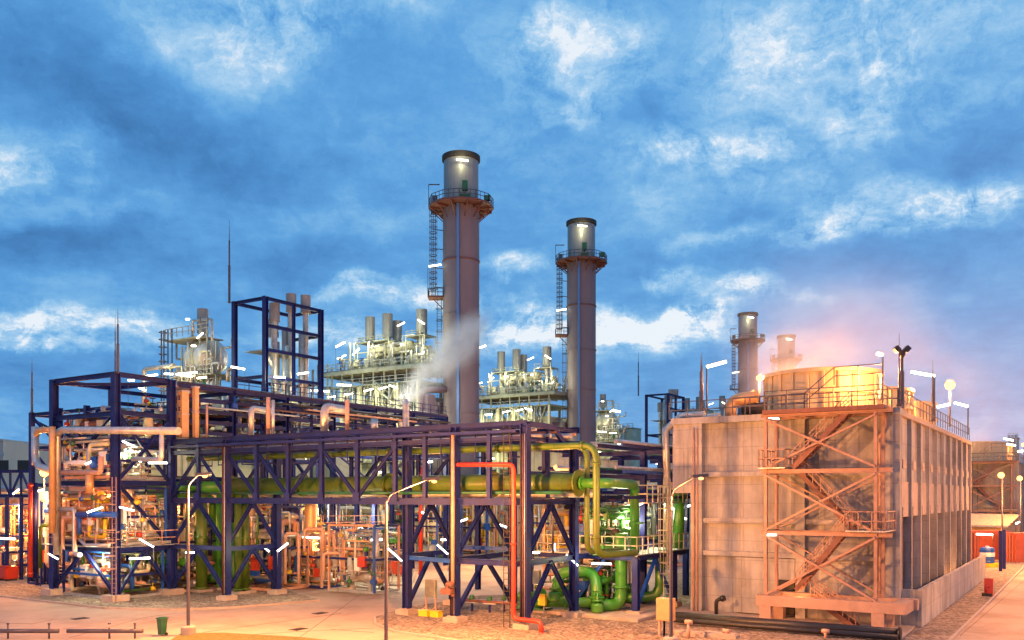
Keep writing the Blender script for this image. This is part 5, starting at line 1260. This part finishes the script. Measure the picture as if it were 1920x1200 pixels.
for k in range(28): mb.beam((13,-3.7,.6+k*.31),(13,-3.2,.6+k*.31),.03)
t.part('rungs', mb, M['cream']); mb = MB()
for k in range(9): mb.lathe((12.6,-3.45,2.6+k*.75),[(.42,0),(.42,.06)],10)
for k in range(5): mb.beam((12.6+.42*math.cos(k*1.2+1.6),-3.45+.42*math.sin(k*1.2+1.6),2.6),(12.6+.42*math.cos(k*1.2+1.6),-3.45+.42*math.sin(k*1.2+1.6),8.7),.04)
t.part('cage', mb, M['cream'])
t = Thing('upper_walkway', 'cream railed walkway high beside the green main at the right', 'walkway', (12,-2,7.5))
t.part('deck', MB().box(9.5,16.5,-3.6,-2.2,7.5,7.56), M['galv']); t.part('railing', MB().rail([(9.5,-2.2,7.56),(9.5,-3.55,7.56),(16.5,-3.55,7.56)],1.15,.9,.03), M['cream'])
d = 60
pipe('green_pipe', [(3.0,-2.0,8.78),(3.0,-3.9,8.78),(9.6,-2.6,8.78),(9.6,-2.6,4.2)], .31, 'green', 'bright green continuation of the thick olive main, turning down onto the pump platform', n=16, bend=.7, flanges=[((3,-2.2,8.78),(0,1,0)),((9.6,-2.8,6.2),(0,0,1))])
pipe('green_pipe', [sp(1112,1033,59.5),sp(1163,1031,60)], .33, 'green', 'bright green pipe lying on the pump platform edge', flanges=[(sp(1130,1032,59.7),site(OX+1,OY)+(0,))])
# pump set
def gp(px, py, d): return sp(px, py, d)
pipe('pump_loop', [gp(1045,1128,61),gp(1045,1072,61),gp(1117,1072,60),gp(1120,1150,59)], .38, 'green', 'big arched green pipe over the pump set', n=14, bend=1.0, flanges=[(gp(1119,1120,59.2),(0,0,1))])
pipe('pump_pipe', [gp(1000,1128,60),gp(1110,1130,59.2)], .34, 'green', 'level green pipe at the foot of the arch', n=14, flanges=[(gp(1060,1129,59.5),site(OX+1,OY)+(0,)),(gp(1080,1129,59.5),site(OX+1,OY)+(0,))])
pipe('pump_pipe', [gp(1120,1134,59.2),gp(1165,1136,60),gp(1165,1050,60),gp(1165,1000,60)], .42, 'green', 'thick green riser elbow beside the blue platform leg', n=14, bend=1.1, flanges=[(gp(1165,1100,60),(0,0,1))])
pipe('pump_pipe', [gp(1150,1122,63),gp(1238,1118,63),gp(1238,1030,63)], .36, 'green', 'green pipe bending up left of the pink cabinet', n=14, bend=1.0)
pipe('pump_pipe', [gp(1270,1040,66),gp(1276,900,66)], .42, 'green', 'bright green upright glimpsed at the cooling tower corner')
def pump(px, py, d, label, s=1.0):
    p = gp(px, py, d); a, b, z = p; z = .35
    t = Thing('pump', label, 'pump', (a,b,z), 'green pumps')
    t.part('casing', MB().lathe((a,b,z+.8*s), [(.001,-.3),(.55*s,-.25),(.62*s,0),(.55*s,.25),(.001,.3)], 16, axis='y').cbox((a,b,z),.6*s,.5,.4*s), M['green'])
    t.part('motor', MB().capsule((a,b+1.1*s,z+.75*s), .36*s, .9*s, 'y').cbox((a,b+1.1*s,z),.5*s,.9*s,.4*s), M['green'])
    t.part('discharge', MB().cyl((a,b,z+.9*s),(a,b,z+1.6*s),.2*s,10).flange((a,b,z+1.6*s),(0,0,1),.3*s), M['green'])
    t.part('baseplate', MB().cbox((a,b+.5,z-.05),1.1*s,2.4*s,.12), M['dkgreen'])
    return t
pump(1012,1120,60.5,'nearest green pump behind the yellow box'); pump(1075,1110,63.5,'green pump under the arched pipe'); pump(1135,1112,64,'green pump behind the riser elbow'); pump(1205,1105,66,'green pump under the platform right end')
for px, py, lb in [(1120,1140,'green gate valve at the foot of the arch'),(1040,1118,'green gate valve left of the arch')]:
    p = gp(px, py, 58.6); t = Thing('gate_valve', lb, 'valve', p, 'green gate valves')
    t.part('body', MB().capsule(p,.42,.35).flange(vadd(p,(0,0,.5)),(0,0,1),.36,.12).cyl(p,vadd(p,(0,0,1.0)),.12), M['green']); t.part('handwheel', MB().lathe(vadd(p,(0,0,1.0)),[(.26,0),(.36,0),(.36,.07),(.26,.07)],14), M['green'])
g = sg(1017,1156); t = Thing('warning_board', 'yellow box on a post before the green pump', 'box', g); t.part('box', MB().box(g[0]-.12,g[0]+.12,g[1]-.28,g[1]+.28,.75,1.5), M['yellow']); t.part('post', MB().beam((g[0]+.2,g[1],0.1),(g[0]+.2,g[1],1.3),.08), M['galv'])
g = sg(1057,1152); t = Thing('warning_board', 'small yellow plate beside the blue brace over the pumps', 'box', g); t.part('box', MB().box(g[0]-.04,g[0]+.04,g[1]-.15,g[1]+.15,1.6,2.1), M['yellow']); t.part('post', MB().beam((g[0]+.1,g[1],0.1),(g[0]+.1,g[1],1.7),.06), M['galv'])
for k in range(6):
    p = gp(1098+k*22, 1010-(k%2)*22, 66+k*1.5); skid(p[0],p[1],4.2,1.6,1.6,2.6+(k%3)*.5,40+k,f'{words[k]} small valve group from the left standing on the pump platform', ('mixed','green','silver')[k%3], 12, name='valve_group', cat='valves', posts=False, vessels=k%2)
# pink cabinet on its stand, black pipeline, timber and stubs
g = sg(1246,1196); t = Thing('junction_cabinet', 'salmon junction cabinet on two legs beside the right street lamp', 'cabinet', g)
t.part('body', MB().box(g[0]-.25,g[0]+.25,g[1]-.55,g[1]+.4,1.0,2.25), M['orange']); t.part('door', MB().box(g[0]-.29,g[0]-.25,g[1]-.5,g[1]+.35,1.06,2.19), M['orange'])
for s_ in (-.45,.3): t.part('leg', MB().beam((g[0],g[1]+s_,.1),(g[0],g[1]+s_,1.0),.13), M['pink'])
g0 = sg(1262,1172); g1 = sg(1686,1206)
pipe('black_pipeline', [(g0[0]+.2,g0[1],.55),(g1[0]+.2,g1[1],.5)], .27, 'black', 'long black pipeline on the gravel before the cooling tower', n=20, flanges=[((g1[0]+.2,g1[1],.5),(g1[0]-g0[0],g1[1]-g0[1],-.05))])
pipe('black_pipeline', [(g0[0]-.5,g0[1],.4),(g1[0]-.4,g1[1],.35)], .16, 'black', 'thinner black pipe alongside the long black pipeline')
for k, (px, py, lb) in enumerate([(1292,1196,'left timber sleeper in front of the black pipeline'),(1350,1199,'right timber sleeper in front of the black pipeline')]):
    g = sg(px, py); single('sleeper', MB().cbox((g[0],g[1],.12),.6,2.0,.2).cbox((g[0]+.1,g[1],.32),.5,1.8,.06), M['conc2'], lb, 'sleeper', group='sleepers')
for k, (px, lb) in enumerate([(1291,'short pipe stub with a tee top near the right street lamp'),(1362,'low round pipe stub between the sleepers and pipeline'),(1548,'low round pipe stub under the black pipeline middle')]):
    g = sg(px, 1200); t = Thing('pipe_stub', lb, 'pipe stub', g); t.part('stub', MB().cyl((g[0],g[1],.1),(g[0],g[1],1.0 if k == 0 else .5),.09), M['pink']); t.part('cap', MB().cyl((g[0],g[1]-.2,1.0 if k == 0 else .5),(g[0],g[1]+.2,1.0 if k == 0 else .5),.12), M['pink'])
g = pa(1343,1155,TA-.9); t = Thing('vent_gooseneck', 'black gooseneck vent against the cooling tower foot', 'vent', (g[0],g[1],.2))
t.part('pipe', MB().tube([(g[0],g[1],.2),(g[0],g[1],1.1),(g[0]-.1,g[1]-.45,1.3)], .13, 10), M['black']); t.part('mouth', MB().cyl((g[0]-.08,g[1]-.35,1.25),(g[0]-.12,g[1]-.6,1.32),.2,10), M['black'])

# ------------------------------------------------------------ foreground: bin, barrier rails
g = sg(304,1192); t = Thing('wheelie_bin', 'dark green wheeled rubbish bin on the road edge', 'bin', g)
a, b, _ = g
mb = MB(); 
lo = [(a-.16,b-.16,.08),(a+.16,b-.16,.08),(a+.16,b+.16,.08),(a-.16,b+.16,.08)]; hi = [(a-.21,b-.21,.98),(a+.21,b-.21,.98),(a+.21,b+.21,.98),(a-.21,b+.21,.98)]
for k in range(4): mb.quad([lo[k],lo[(k+1)%4],hi[(k+1)%4],hi[k]])
mb.quad(lo[::-1]); mb.quad(hi)
t.part('body', mb, M['dkgreen']); t.part('lid', MB().box(a-.25,a+.25,b-.25,b+.25,.985,1.04).box(a-.15,a+.18,b-.15,b+.15,1.04,1.08), M['dkgreen'])
for s_ in (-1,1): t.part('wheel', MB().cyl((a+.14,b+s_*.17,.1),(a+.14,b+s_*.22,.1),.1), M['black'])
t.part('handle', MB().cyl((a+.28,b-.18,1.0),(a+.28,b+.18,1.0),.02,6), M['black'])
for x0, x1, posts, lb in [(-12,110,(15,92),'left dark pipe barrier at the bottom edge of the view'),(126,268,(205,253),'right dark pipe barrier left of the green bin')]:
    d = 50; p = sp(x0,1193,d); q = sp(x1,1192,d); t = Thing('pipe_barrier', lb, 'barrier', (p[0],p[1],0), 'pipe barriers')
    t.part('rail', MB().cyl((p[0],p[1],.42),(q[0],q[1],.42),.12), M['pole'])
    for px in posts: r_ = sp(px,1190,d); t.part('post', MB().cyl((r_[0],r_[1],0),(r_[0],r_[1],.88 if px != 205 else .6),.055,8).cyl((r_[0],r_[1],.8),(r_[0],r_[1],.88),.08,8), M['pole'])

# ------------------------------------------------------------ right side: hydrant, tank, posts, containers, low building
g = sg(1854,1120); a, b, _ = g; t = Thing('fire_monitor', 'slanting red fire hose cabinet standing on the gravel at right', 'hydrant', g)
mb = MB(); mb.beam((a-.15,b,.1),(a+.15,b,1.45),.62,.5); t.part('body', mb, M['red']); t.part('foot', MB().cbox((a-.15,b+.1,.1),.6,.7,.25), M['dark']); t.part('nozzle', MB().tube([(a-.2,b,.9),(a-.6,b+.1,.9),(a-.6,b+.1,.45)],.09,8), M['red'])
g = sg(1851,1064); a, b, _ = g; t = Thing('chemical_tote', 'blue ribbed tote tank with a white band on a yellow bund', 'tank', (a,b,.5))
t.part('tank', MB().lathe((a,b,.5), [(.001,0),(.72,0),(.75,.15),(.7,.3),(.75,.45),(.75,1.45),(.7,1.6),(.6,1.75),(.001,1.8)], 20), M['blue']); t.part('band', MB().lathe((a,b,.5), [(.77,.75),(.77,1.2)], 20), M['white']); t.part('cap', MB().lathe((a,b,2.3), [(.2,0),(.2,.1),(.001,.1)], 12), M['white'])
single('bund', MB().box(a-1.2,a+1.4,b-1.4,b+1.3,0.1,.34).box(a-1.2,a-1.05,b-1.4,b+1.3,.34,.5).box(a+1.25,a+1.4,b-1.4,b+1.3,.34,.5), M['yellow'], 'low yellow bund under the blue tote tank', 'bund')
for k, (px, lb) in enumerate([(1876,'left of two purple posts beside the blue tote tank'),(1883,'right of two purple posts beside the blue tote tank')]):
    g = sg(px,1073-k*4); single('post', MB().ibeam((g[0],g[1],0),(g[0],g[1],4.3),.3,.3).cbox((g[0],g[1],4.3),.36,.36,.06), M['navy'], lb, 'post', group='purple posts')
for k, (x0, x1, y1, lb) in enumerate([(1822,1878,1052,'red shipping container behind the blue tote tank'),(1888,1935,1056,'red shipping container at the right edge')]):
    p = sg(x0,y1); q = sg(x1,y1-1); d = p; h = 3.6 if k == 0 else 3.5
    t = Thing('shipping_container', lb, 'container', ((p[0]+q[0])/2,(p[1]+q[1])/2,0), 'red containers')
    c = ((p[0]+q[0])/2+1.2,(p[1]+q[1])/2,0); w_ = math.dist(p,q)
    t.part('body', MB().beam((p[0]+1.2,p[1],h/2+.05),(q[0]+1.2,q[1],h/2+.05),2.4,h), M['brick'])
    n = 9
    for j in range(n+1):
        f = j/n; t.part('rib', MB().beam((p[0]-.08+(q[0]-p[0])*f,p[1]+(q[1]-p[1])*f,.15),(p[0]-.08+(q[0]-p[0])*f,p[1]+(q[1]-p[1])*f,h-.05),.12,.14), M['brick'])
    t.part('top_rail', MB().beam((p[0]-.1,p[1],h),(q[0]-.1,q[1],h),.2,.2), M['brick'])
p = sp(1800,970,118); q = sp(1893,970,113)
t = Thing('low_building', 'low orange lit building with a pink corrugated lean-to roof', 'building', (p[0],p[1],0))
t.part('wall', MB().beam((p[0]+3,p[1],2.1),(q[0]+3,q[1],2.1),5,4.1), M['orange'])
mb = MB(); dx = (q[0]-p[0], q[1]-p[1]); L_ = math.hypot(*dx); ux = (dx[0]/L_, dx[1]/L_); nx = (ux[1], -ux[0])
if nx[0] > 0: nx = (-nx[0], -nx[1])
for j in range(24):
    f0, f1 = j/24, (j+.5)/24
    c0 = (p[0]+dx[0]*f0, p[1]+dx[1]*f0); c1 = (p[0]+dx[0]*f1, p[1]+dx[1]*f1)
    mb.quad([(c0[0]+nx[0]*.4,c0[1]+nx[1]*.4,4.2),(c1[0]+nx[0]*.4,c1[1]+nx[1]*.4,4.25),(c1[0]-nx[0]*3,c1[1]-nx[1]*3,5.65),(c0[0]-nx[0]*3,c0[1]-nx[1]*3,5.6)])
    f2 = (j+1)/24; c2 = (p[0]+dx[0]*f2, p[1]+dx[1]*f2)
    mb.quad([(c1[0]+nx[0]*.4,c1[1]+nx[1]*.4,4.25),(c2[0]+nx[0]*.4,c2[1]+nx[1]*.4,4.2),(c2[0]-nx[0]*3,c2[1]-nx[1]*3,5.6),(c1[0]-nx[0]*3,c1[1]-nx[1]*3,5.65)])
t.part('roof', mb, M['pink']); t.part('gutter', MB().beam((p[0]+nx[0]*.4,p[1]+nx[1]*.4,4.1),(q[0]+nx[0]*.4,q[1]+nx[1]*.4,4.1),.2,.2), M['galv'])
# warehouse and pipe bridge at the far left
p = sp(-260,884,150); q = sp(64,884,150); dx = (q[0]-p[0], q[1]-p[1])
hz_ = sp(0,833,150)[2]
t = Thing('warehouse', 'pale clad warehouse with dark window openings at the far left', 'building', (q[0],q[1],0))
t.part('wall', MB().beam((p[0],p[1],hz_/2),(q[0],q[1],hz_/2),18,hz_), M['wallpanel'])
t.part('roof', MB().beam((p[0],p[1],hz_+.15),(q[0],q[1],hz_+.15),18.6,.3), M['galv'])
fr_ = site(OX, OY-1)
for j in range(14):
    f = j/13; x = p[0]+dx[0]*f+fr_[0]*9.05; y = p[1]+dx[1]*f+fr_[1]*9.05
    t.part('mullion', MB().beam((x,y,0),(x,y,hz_),.12,.1), M['galv'])
for x0, x1, y0, y1 in [(-60,-20,863,884),(-5,16,863,884),(33,60,863,884),(-70,-30,846,854),(-5,8,848,854)]:
    c0 = sp(x0,y0,140.8); c1 = sp(x1,y1,140.8)
    w_ = t.part('window', MB().beam((c0[0],c0[1],(c0[2]+c1[2])/2),(c1[0],c1[1],(c0[2]+c1[2])/2),.1,abs(c0[2]-c1[2])), M['dark'] if y0 > 850 else M['galv'])
t = Thing('pipe_bridge', 'dark truss pipe bridge in front of the warehouse', 'pipe bridge', sp(0,935,84))
p0, p1 = sp(-60,884,86), sp(60,884,84); z0, z1 = sp(0,930,85)[2], sp(0,884,85)[2]
for z in (z0, z1): t.part('chord', MB().ibeam((p0[0],p0[1],z),(p1[0],p1[1],z),.25,.3), M['navy'])
for j in range(6):
    f, g_ = j/6, (j+1)/6; A_ = [p0[i]+(p1[i]-p0[i])*f for i in (0,1)]; B_ = [p0[i]+(p1[i]-p0[i])*g_ for i in (0,1)]
    t.part('post', MB().beam((*A_,z0),(*A_,z1),.16), M['navy']); t.part('diagonal', MB().beam((*A_,z1 if j%2 else z0),(*B_,z0 if j%2 else z1),.16), M['navy'])
t.part('pipe', MB().cyl((p0[0]+.8,p0[1],z0+.6),(p1[0]+.8,p1[1],z0+.6),.35), M['insul'])
for px in (13, 40): q_ = sp(px,1085,84); t.part('column', MB().beam((q_[0],q_[1],0),(q_[0],q_[1],z0),.25), M['navy'])
p = sp(30,1000,105); t = Thing('equipment_house', 'orange lit equipment house behind the pipe bridge', 'building', (p[0],p[1],0))
t.part('wall', MB().box(p[0],p[0]+6,p[1]-7,p[1]+9,0,7.6), M['orange'])
for k in range(9): t.part('rib', MB().beam((p[0]-.12,p[1]-7+k*2,0),(p[0]-.12,p[1]-7+k*2,7.6),.18), M['pink'])
t.part('roof', MB().box(p[0]-.3,p[0]+6.3,p[1]-7.3,p[1]+9.3,7.603,7.9), M['steel'])
# bits of plant beyond, over the far horizon
for k, (px, y0, w_, d, lb) in enumerate([(1881,846,3,190,'far stubby tank behind the second cooling tower'),(1899,822,2,210,'far dark tower topped by lamps at the right edge'),(1140,805,14,230,'far pale plant block below the distant drum unit'),(1300,770,9,270,'far pale block under the third boiler')]):
    p = sp(px, y0, d); t = Thing('plant_block', lb, 'building', (p[0],p[1],0))
    t.part('wall', MB().box(p[0],p[0]+5,p[1]-w_/2,p[1]+w_/2,0,p[2]), M['cream' if k > 1 else 'pink'])
    t.part('roof', MB().rail([(p[0]+.1,p[1]-w_/2,p[2]),(p[0]+.1,p[1]+w_/2,p[2])],1.2,1.5,.05).box(p[0]-.2,p[0]+5.2,p[1]-w_/2-.2,p[1]+w_/2+.2,p[2]+.003,p[2]+.2), M['steel'])
    for j in range(3): t.part('pipe', MB().cyl((p[0]-.5,p[1]-w_/3+j*w_/3,0),(p[0]-.5,p[1]-w_/3+j*w_/3,p[2]+.8),.25), M['insul'])

# ------------------------------------------------------------ fluorescent lamps the photograph shows
W = TUBEW
for a in [
 (241,832,66,28,-24,'tilted white tube on the nearest column of the left frame, below its roof'),(131,828,71,5,10,'tiny lamp on the left column of the tall left frame'),(194,827,70,14,15,'small lamp in the middle of the left frame lagged pipes'),
 (284,704,74,26,8,'lamp behind the bare roof beams of the left frame'),(246,713,72,7,0,'small lamp just under the left frame roof'),(313,719,76,8,0,'small lamp at the right end of the left frame roof'),
 (275,1018,65,34,-30,'bright tube tilting down at the first floor right of the left frame'),(262,1047,64,44,2,'level bright tube under the first floor of the left frame'),(178,956,66,34,18,'white tube rising to the right on the left frame first floor'),(238,954,66,32,-14,'white tube falling to the right beside the left frame column'),
 (100,1043,70,24,-30,'tube tilting down between red risers and the left frame foot'),(74,920,73,20,12,'tube beside the red standpipe top'),(30,922,80,16,38,'tilted tube on the pipe bridge'),(12,1010,78,38,-2,'level tube over the pale cabinet at the far left'),(296,868,66,40,0,'level tube right of the left frame at beam height'),
 (257,862,67,20,-25,'short tube just above the left frame floor beam'),(170,866,68,24,25,'tube behind the cross bracing of the left frame'),
 (356,1036,66,18,0,'tube behind the left street lamp'),(530,1026,69,28,38,'bright tube rising to the right beside the second trestle leg'),(500,1030,72,14,-40,'short tube behind the second trestle leg'),(583,1008,76,36,-3,'level tube below the service platform hoop'),(668,1005,80,22,-12,'tube under the right half of the service platform'),(708,1012,78,30,2,'level tube left of the blue column'),
 (741,1040,60,40,-42,'bright tube falling to the right beside the blue trestle leg'),(830,1030,62,30,-42,'tube falling to the right behind the thin trestle column'),(796,963,68,12,-30,'small lamp beside the red standpipe'),(832,1012,75,12,0,'small lamp behind the centre columns'),
 (1040,1028,64,22,88,'upright glowing tube below the bright sodium lamp'),(1073,1050,58,34,-44,'brightest tube falling to the right at the right trestle leg'),(1128,1057,57,42,-1,'level bright tube under the pump platform'),(1005,1036,60,12,0,'short tube at the platform left end'),
 (1194,949,62,30,28,'tube rising to the right above the pump platform'),(1254,950,64,26,-26,'tube falling to the right left of the tower corner'),(1278,970,66,22,-20,'tube just left of the cooling tower wall'),(1295,948,66,8,10,'small lamp at the cooling tower corner'),(1211,840,86,30,-36,'tube falling to the right over the far rack'),(1152,838,84,28,30,'tube rising to the right over the far rack'),(1204,1014,66,10,70,'short upright tube on the pump platform rail'),(1145,975,80,14,-20,'tube in the pipework behind the paired olive legs'),
 (1240,870,90,22,-5,'level tube on the rack beside the tower'),(940,985,95,24,-20,'tube over the yellow pipework'),(870,975,98,16,20,'second tube over the yellow pipework'),
 (1664,893,55,20,0,'level tube under the stair tower upper landing at right'),(1447,1003,54,20,0,'level tube under the stair tower middle beam at left'),(1451,784,55,22,-8,'tube under the stair tower top deck'),(1665,1063,54,24,-74,'steep bright tube beside the right leg of the stair tower'),
 (1846,1002,100,34,-2,'level tube across the red containers'),(1908,980,110,8,30,'small lamp on the low building end'),(1891,824,170,20,-12,'far tube over the second cooling tower, upper'),(1896,834,172,18,-8,'far tube over the second cooling tower, lower'),(1912,846,165,20,5,'far tube at the right edge'),
 (638,646,128,22,28,'lone floating looking tube on a thin mast right of the tall navy frame'),(1157,771,195,14,-10,'far lamp right of the distant drum unit'),(645,722,112,30,-2,'level lamp on the rack horizon right of the tall frame'),(600,733,108,40,-2,'lamp glow low beside the tall frame right column'),
 (520,707,100,34,-3,'lamp below the exhaust cluster'),(350,700,98,44,5,'lamp along the drum unit header, lower left'),(446,690,100,30,-10,'lamp between drum unit and tall frame'),(568,700,102,24,8,'lamp right of the exhaust stems'),
 (365,832,75,10,0,'small lamp under the trestle roof near its left end'),(445,830,78,10,0,'second small lamp under the trestle roof'),(737,811,70,10,0,'small lamp on the trestle roof near the centre'),(805,866,72,14,5,'tube under the trestle roof right of centre'),
 (905,650,175,14,22,'far tube on the mast left of the second boiler unit')]:
    lamp(*a, mat_=W if a[2] < 100 else TUBE, drop=-1.2 if a[1] > 760 else -3.0)
globe_lamp(1651,704,750,56.5,'small sodium lamp low at the right of the near fan stack',2400,.12)
globe_lamp(1649,735,752,56.2,'tiny sodium lamp on the deck rail beside the near fan stack',1600,.1)
# stand-ins for the tubes' light, and added fill lights that brighten the pipework
for px, py, d, pw, c in [(240,850,70,550,WHT),(215,980,70,650,WHT),(180,1050,68,350,WHT),(275,1040,64,350,WHT),(90,950,72,900,SOD),(40,1000,76,900,SOD),(600,1020,79,700,SOD),(560,990,84,900,SOD),(690,1000,84,700,WHT),(680,960,90,1100,WHT),(530,1030,68,220,WHT),
                         (760,1000,80,600,WHT),(890,1000,100,1600,SOD),(1000,960,85,900,SOD),(1120,1050,57.5,140,WHT),(1180,980,64,450,WHT),(1240,960,68,450,WHT),(1200,850,84,700,WHT),(1150,940,85,600,WHT),(380,960,78,500,SOD),(450,1000,78,350,SOD),
                         (400,860,92,900,WHT),(560,860,90,800,WHT),(1100,900,90,700,SOD),(1500,1120,54,160,SOD),(1860,1000,100,1500,SOD),(1790,1100,72,500,SOD),(540,700,99,400,WHT),(1050,880,100,1200,WHT),(760,860,100,1000,WHT),(20,960,98,3500,SOD),(15,1040,88,2200,SOD),(84,930,76,260,WHT),(205,930,69,500,SOD),(330,950,76,500,SOD),(620,870,96,1200,WHT),(680,880,96,1000,WHT),(800,900,66,350,SOD)]:
    a, b, z = sp(px, py, d); point(world(a,b,z), pw*1.8, c, .5)

# ------------------------------------------------------------ steam
for px, py, d, pw in [(745,742,138,700),(800,700,130,3200)]:  # plume lights: first by a boiler tube, second added to brighten the steam
    a, b, z = sp(px, py, d); point(world(a,b,z), pw, (1,.96,.88), .8)
def steam(name, label, center, rad, rot, dens, scale, col=(.95,.95,.97), seed=0, aniso=.2, edge=(1.0,.15), nlo=.42, nhi=.68):
    """an ellipsoid of drifting steam whose density thins to nothing at its edge"""
    import bmesh
    me = bpy.data.meshes.new(name); bm = bmesh.new(); bmesh.ops.create_icosphere(bm, subdivisions=3, radius=1.0); bm.to_mesh(me); bm.free()
    o = bpy.data.objects.new(name, me); link(o); o.location = center; o.scale = rad; o.rotation_euler = rot
    m = bpy.data.materials.new(name); m.use_nodes = True; nt = m.node_tree; nt.nodes.clear(); N = nt.nodes; L = nt.links
    tc = N.new('ShaderNodeTexCoord'); ln = N.new('ShaderNodeVectorMath'); ln.operation = 'LENGTH'; L.new(tc.outputs['Object'], ln.inputs[0])
    fo = N.new('ShaderNodeMapRange'); fo.interpolation_type = 'SMOOTHSTEP'; L.new(ln.outputs['Value'], fo.inputs['Value'])
    fo.inputs['From Min'].default_value = edge[0]*.97; fo.inputs['From Max'].default_value = edge[1]
    mp = N.new('ShaderNodeMapping'); L.new(tc.outputs['Object'], mp.inputs[0]); mp.inputs['Scale'].default_value = scale; mp.inputs['Location'].default_value = (seed, seed*.7, 0)
    nz = N.new('ShaderNodeTexNoise'); nz.inputs['Scale'].default_value = 1.0; nz.inputs['Detail'].default_value = 4; L.new(mp.outputs[0], nz.inputs['Vector'])
    nr = N.new('ShaderNodeMapRange'); L.new(nz.outputs['Fac'], nr.inputs['Value']); nr.inputs['From Min'].default_value = nlo; nr.inputs['From Max'].default_value = nhi; nr.inputs['To Min'].default_value = .12; nr.inputs['To Max'].default_value = 1
    a = N.new('ShaderNodeMath'); a.operation = 'MULTIPLY'; L.new(fo.outputs[0], a.inputs[0]); L.new(nr.outputs[0], a.inputs[1])
    b = N.new('ShaderNodeMath'); b.operation = 'MULTIPLY'; L.new(a.outputs[0], b.inputs[0]); b.inputs[1].default_value = dens
    pv = N.new('ShaderNodeVolumePrincipled'); pv.inputs['Color'].default_value = (*col, 1); pv.inputs['Anisotropy'].default_value = aniso; L.new(b.outputs[0], pv.inputs['Density'])
    oo = N.new('ShaderNodeOutputMaterial'); L.new(pv.outputs[0], oo.inputs['Volume']); me.materials.append(m)
    tag(o, label, 'steam', None, 'stuff')
    return o
c = world(*sp(836,668,137)); steam('steam_plume', 'thin white steam jet blowing up across the tallest chimney', c, (12,3.4,3.4), (0,R(-47),0), .95, (2.6,1.3,1.3), seed=2, edge=(1,.0), nlo=.38, nhi=.62)
c = world(*sp(862,648,136)); steam('steam_plume', 'wide fraying end of the steam jet against the tallest chimney', c, (8,3.4,4.8), (0,R(-42),0), .55, (2.4,1.8,1.8), seed=9, edge=(1,.0), nlo=.42, nhi=.6)
c = world(*sp(782,732,138)); steam('steam_plume', 'dense steam puff at the foot of the tallest chimney', c, (4.6,2.0,1.9), (0,R(-40),0), .9, (2.2,1.6,1.6), seed=5, edge=(1,.0))
c = world(*sp(1490,680,84)); steam('steam_cloud', 'orange steam curling off the left rim of the near fan stack', c, (8,5,4.6), (0,R(-25),0), .26, (1.4,1.2,1.3), seed=4, edge=(1,.0), nlo=.35, nhi=.62)
a, b = TA+14, -11.5
steam('steam_cloud', 'glowing orange steam rising off the near cooling tower fans', world(a,b,21), (20,10,8), (0,0,TH), .026, (1.6,1.0,1.0), seed=8, edge=(1,.0), nlo=.3, nhi=.7)
steam('steam_cloud', 'wide faint steam drifting behind the cooling towers', world(TA+40,-18,20), (40,18,12), (0,0,TH), .005, (1.6,1.2,1.2), seed=3, edge=(1,.0), nlo=.3, nhi=.7)
point(world(*sp(1478,700,85)), 1600, SOD, 2.2)  # light added inside the cloud so that the steam glows orange
for a, b, z, pw in [(TA+12.5,-12.5,15.0,5000),(TA+25,-12.5,15,5000),(TA+37.2,-12,15,4200),(TA+50,-18,14,8000),(TA+107,-13,15,5000)]:  # unseen lights put among the fan stacks to make the steam glow
    point(world(a,b,z), pw, SOD, .6)

dup_ = {k: v for k, v in LABELS.items() if len(v) > 1}
if dup_: print('DUPLICATE LABELS', dup_)
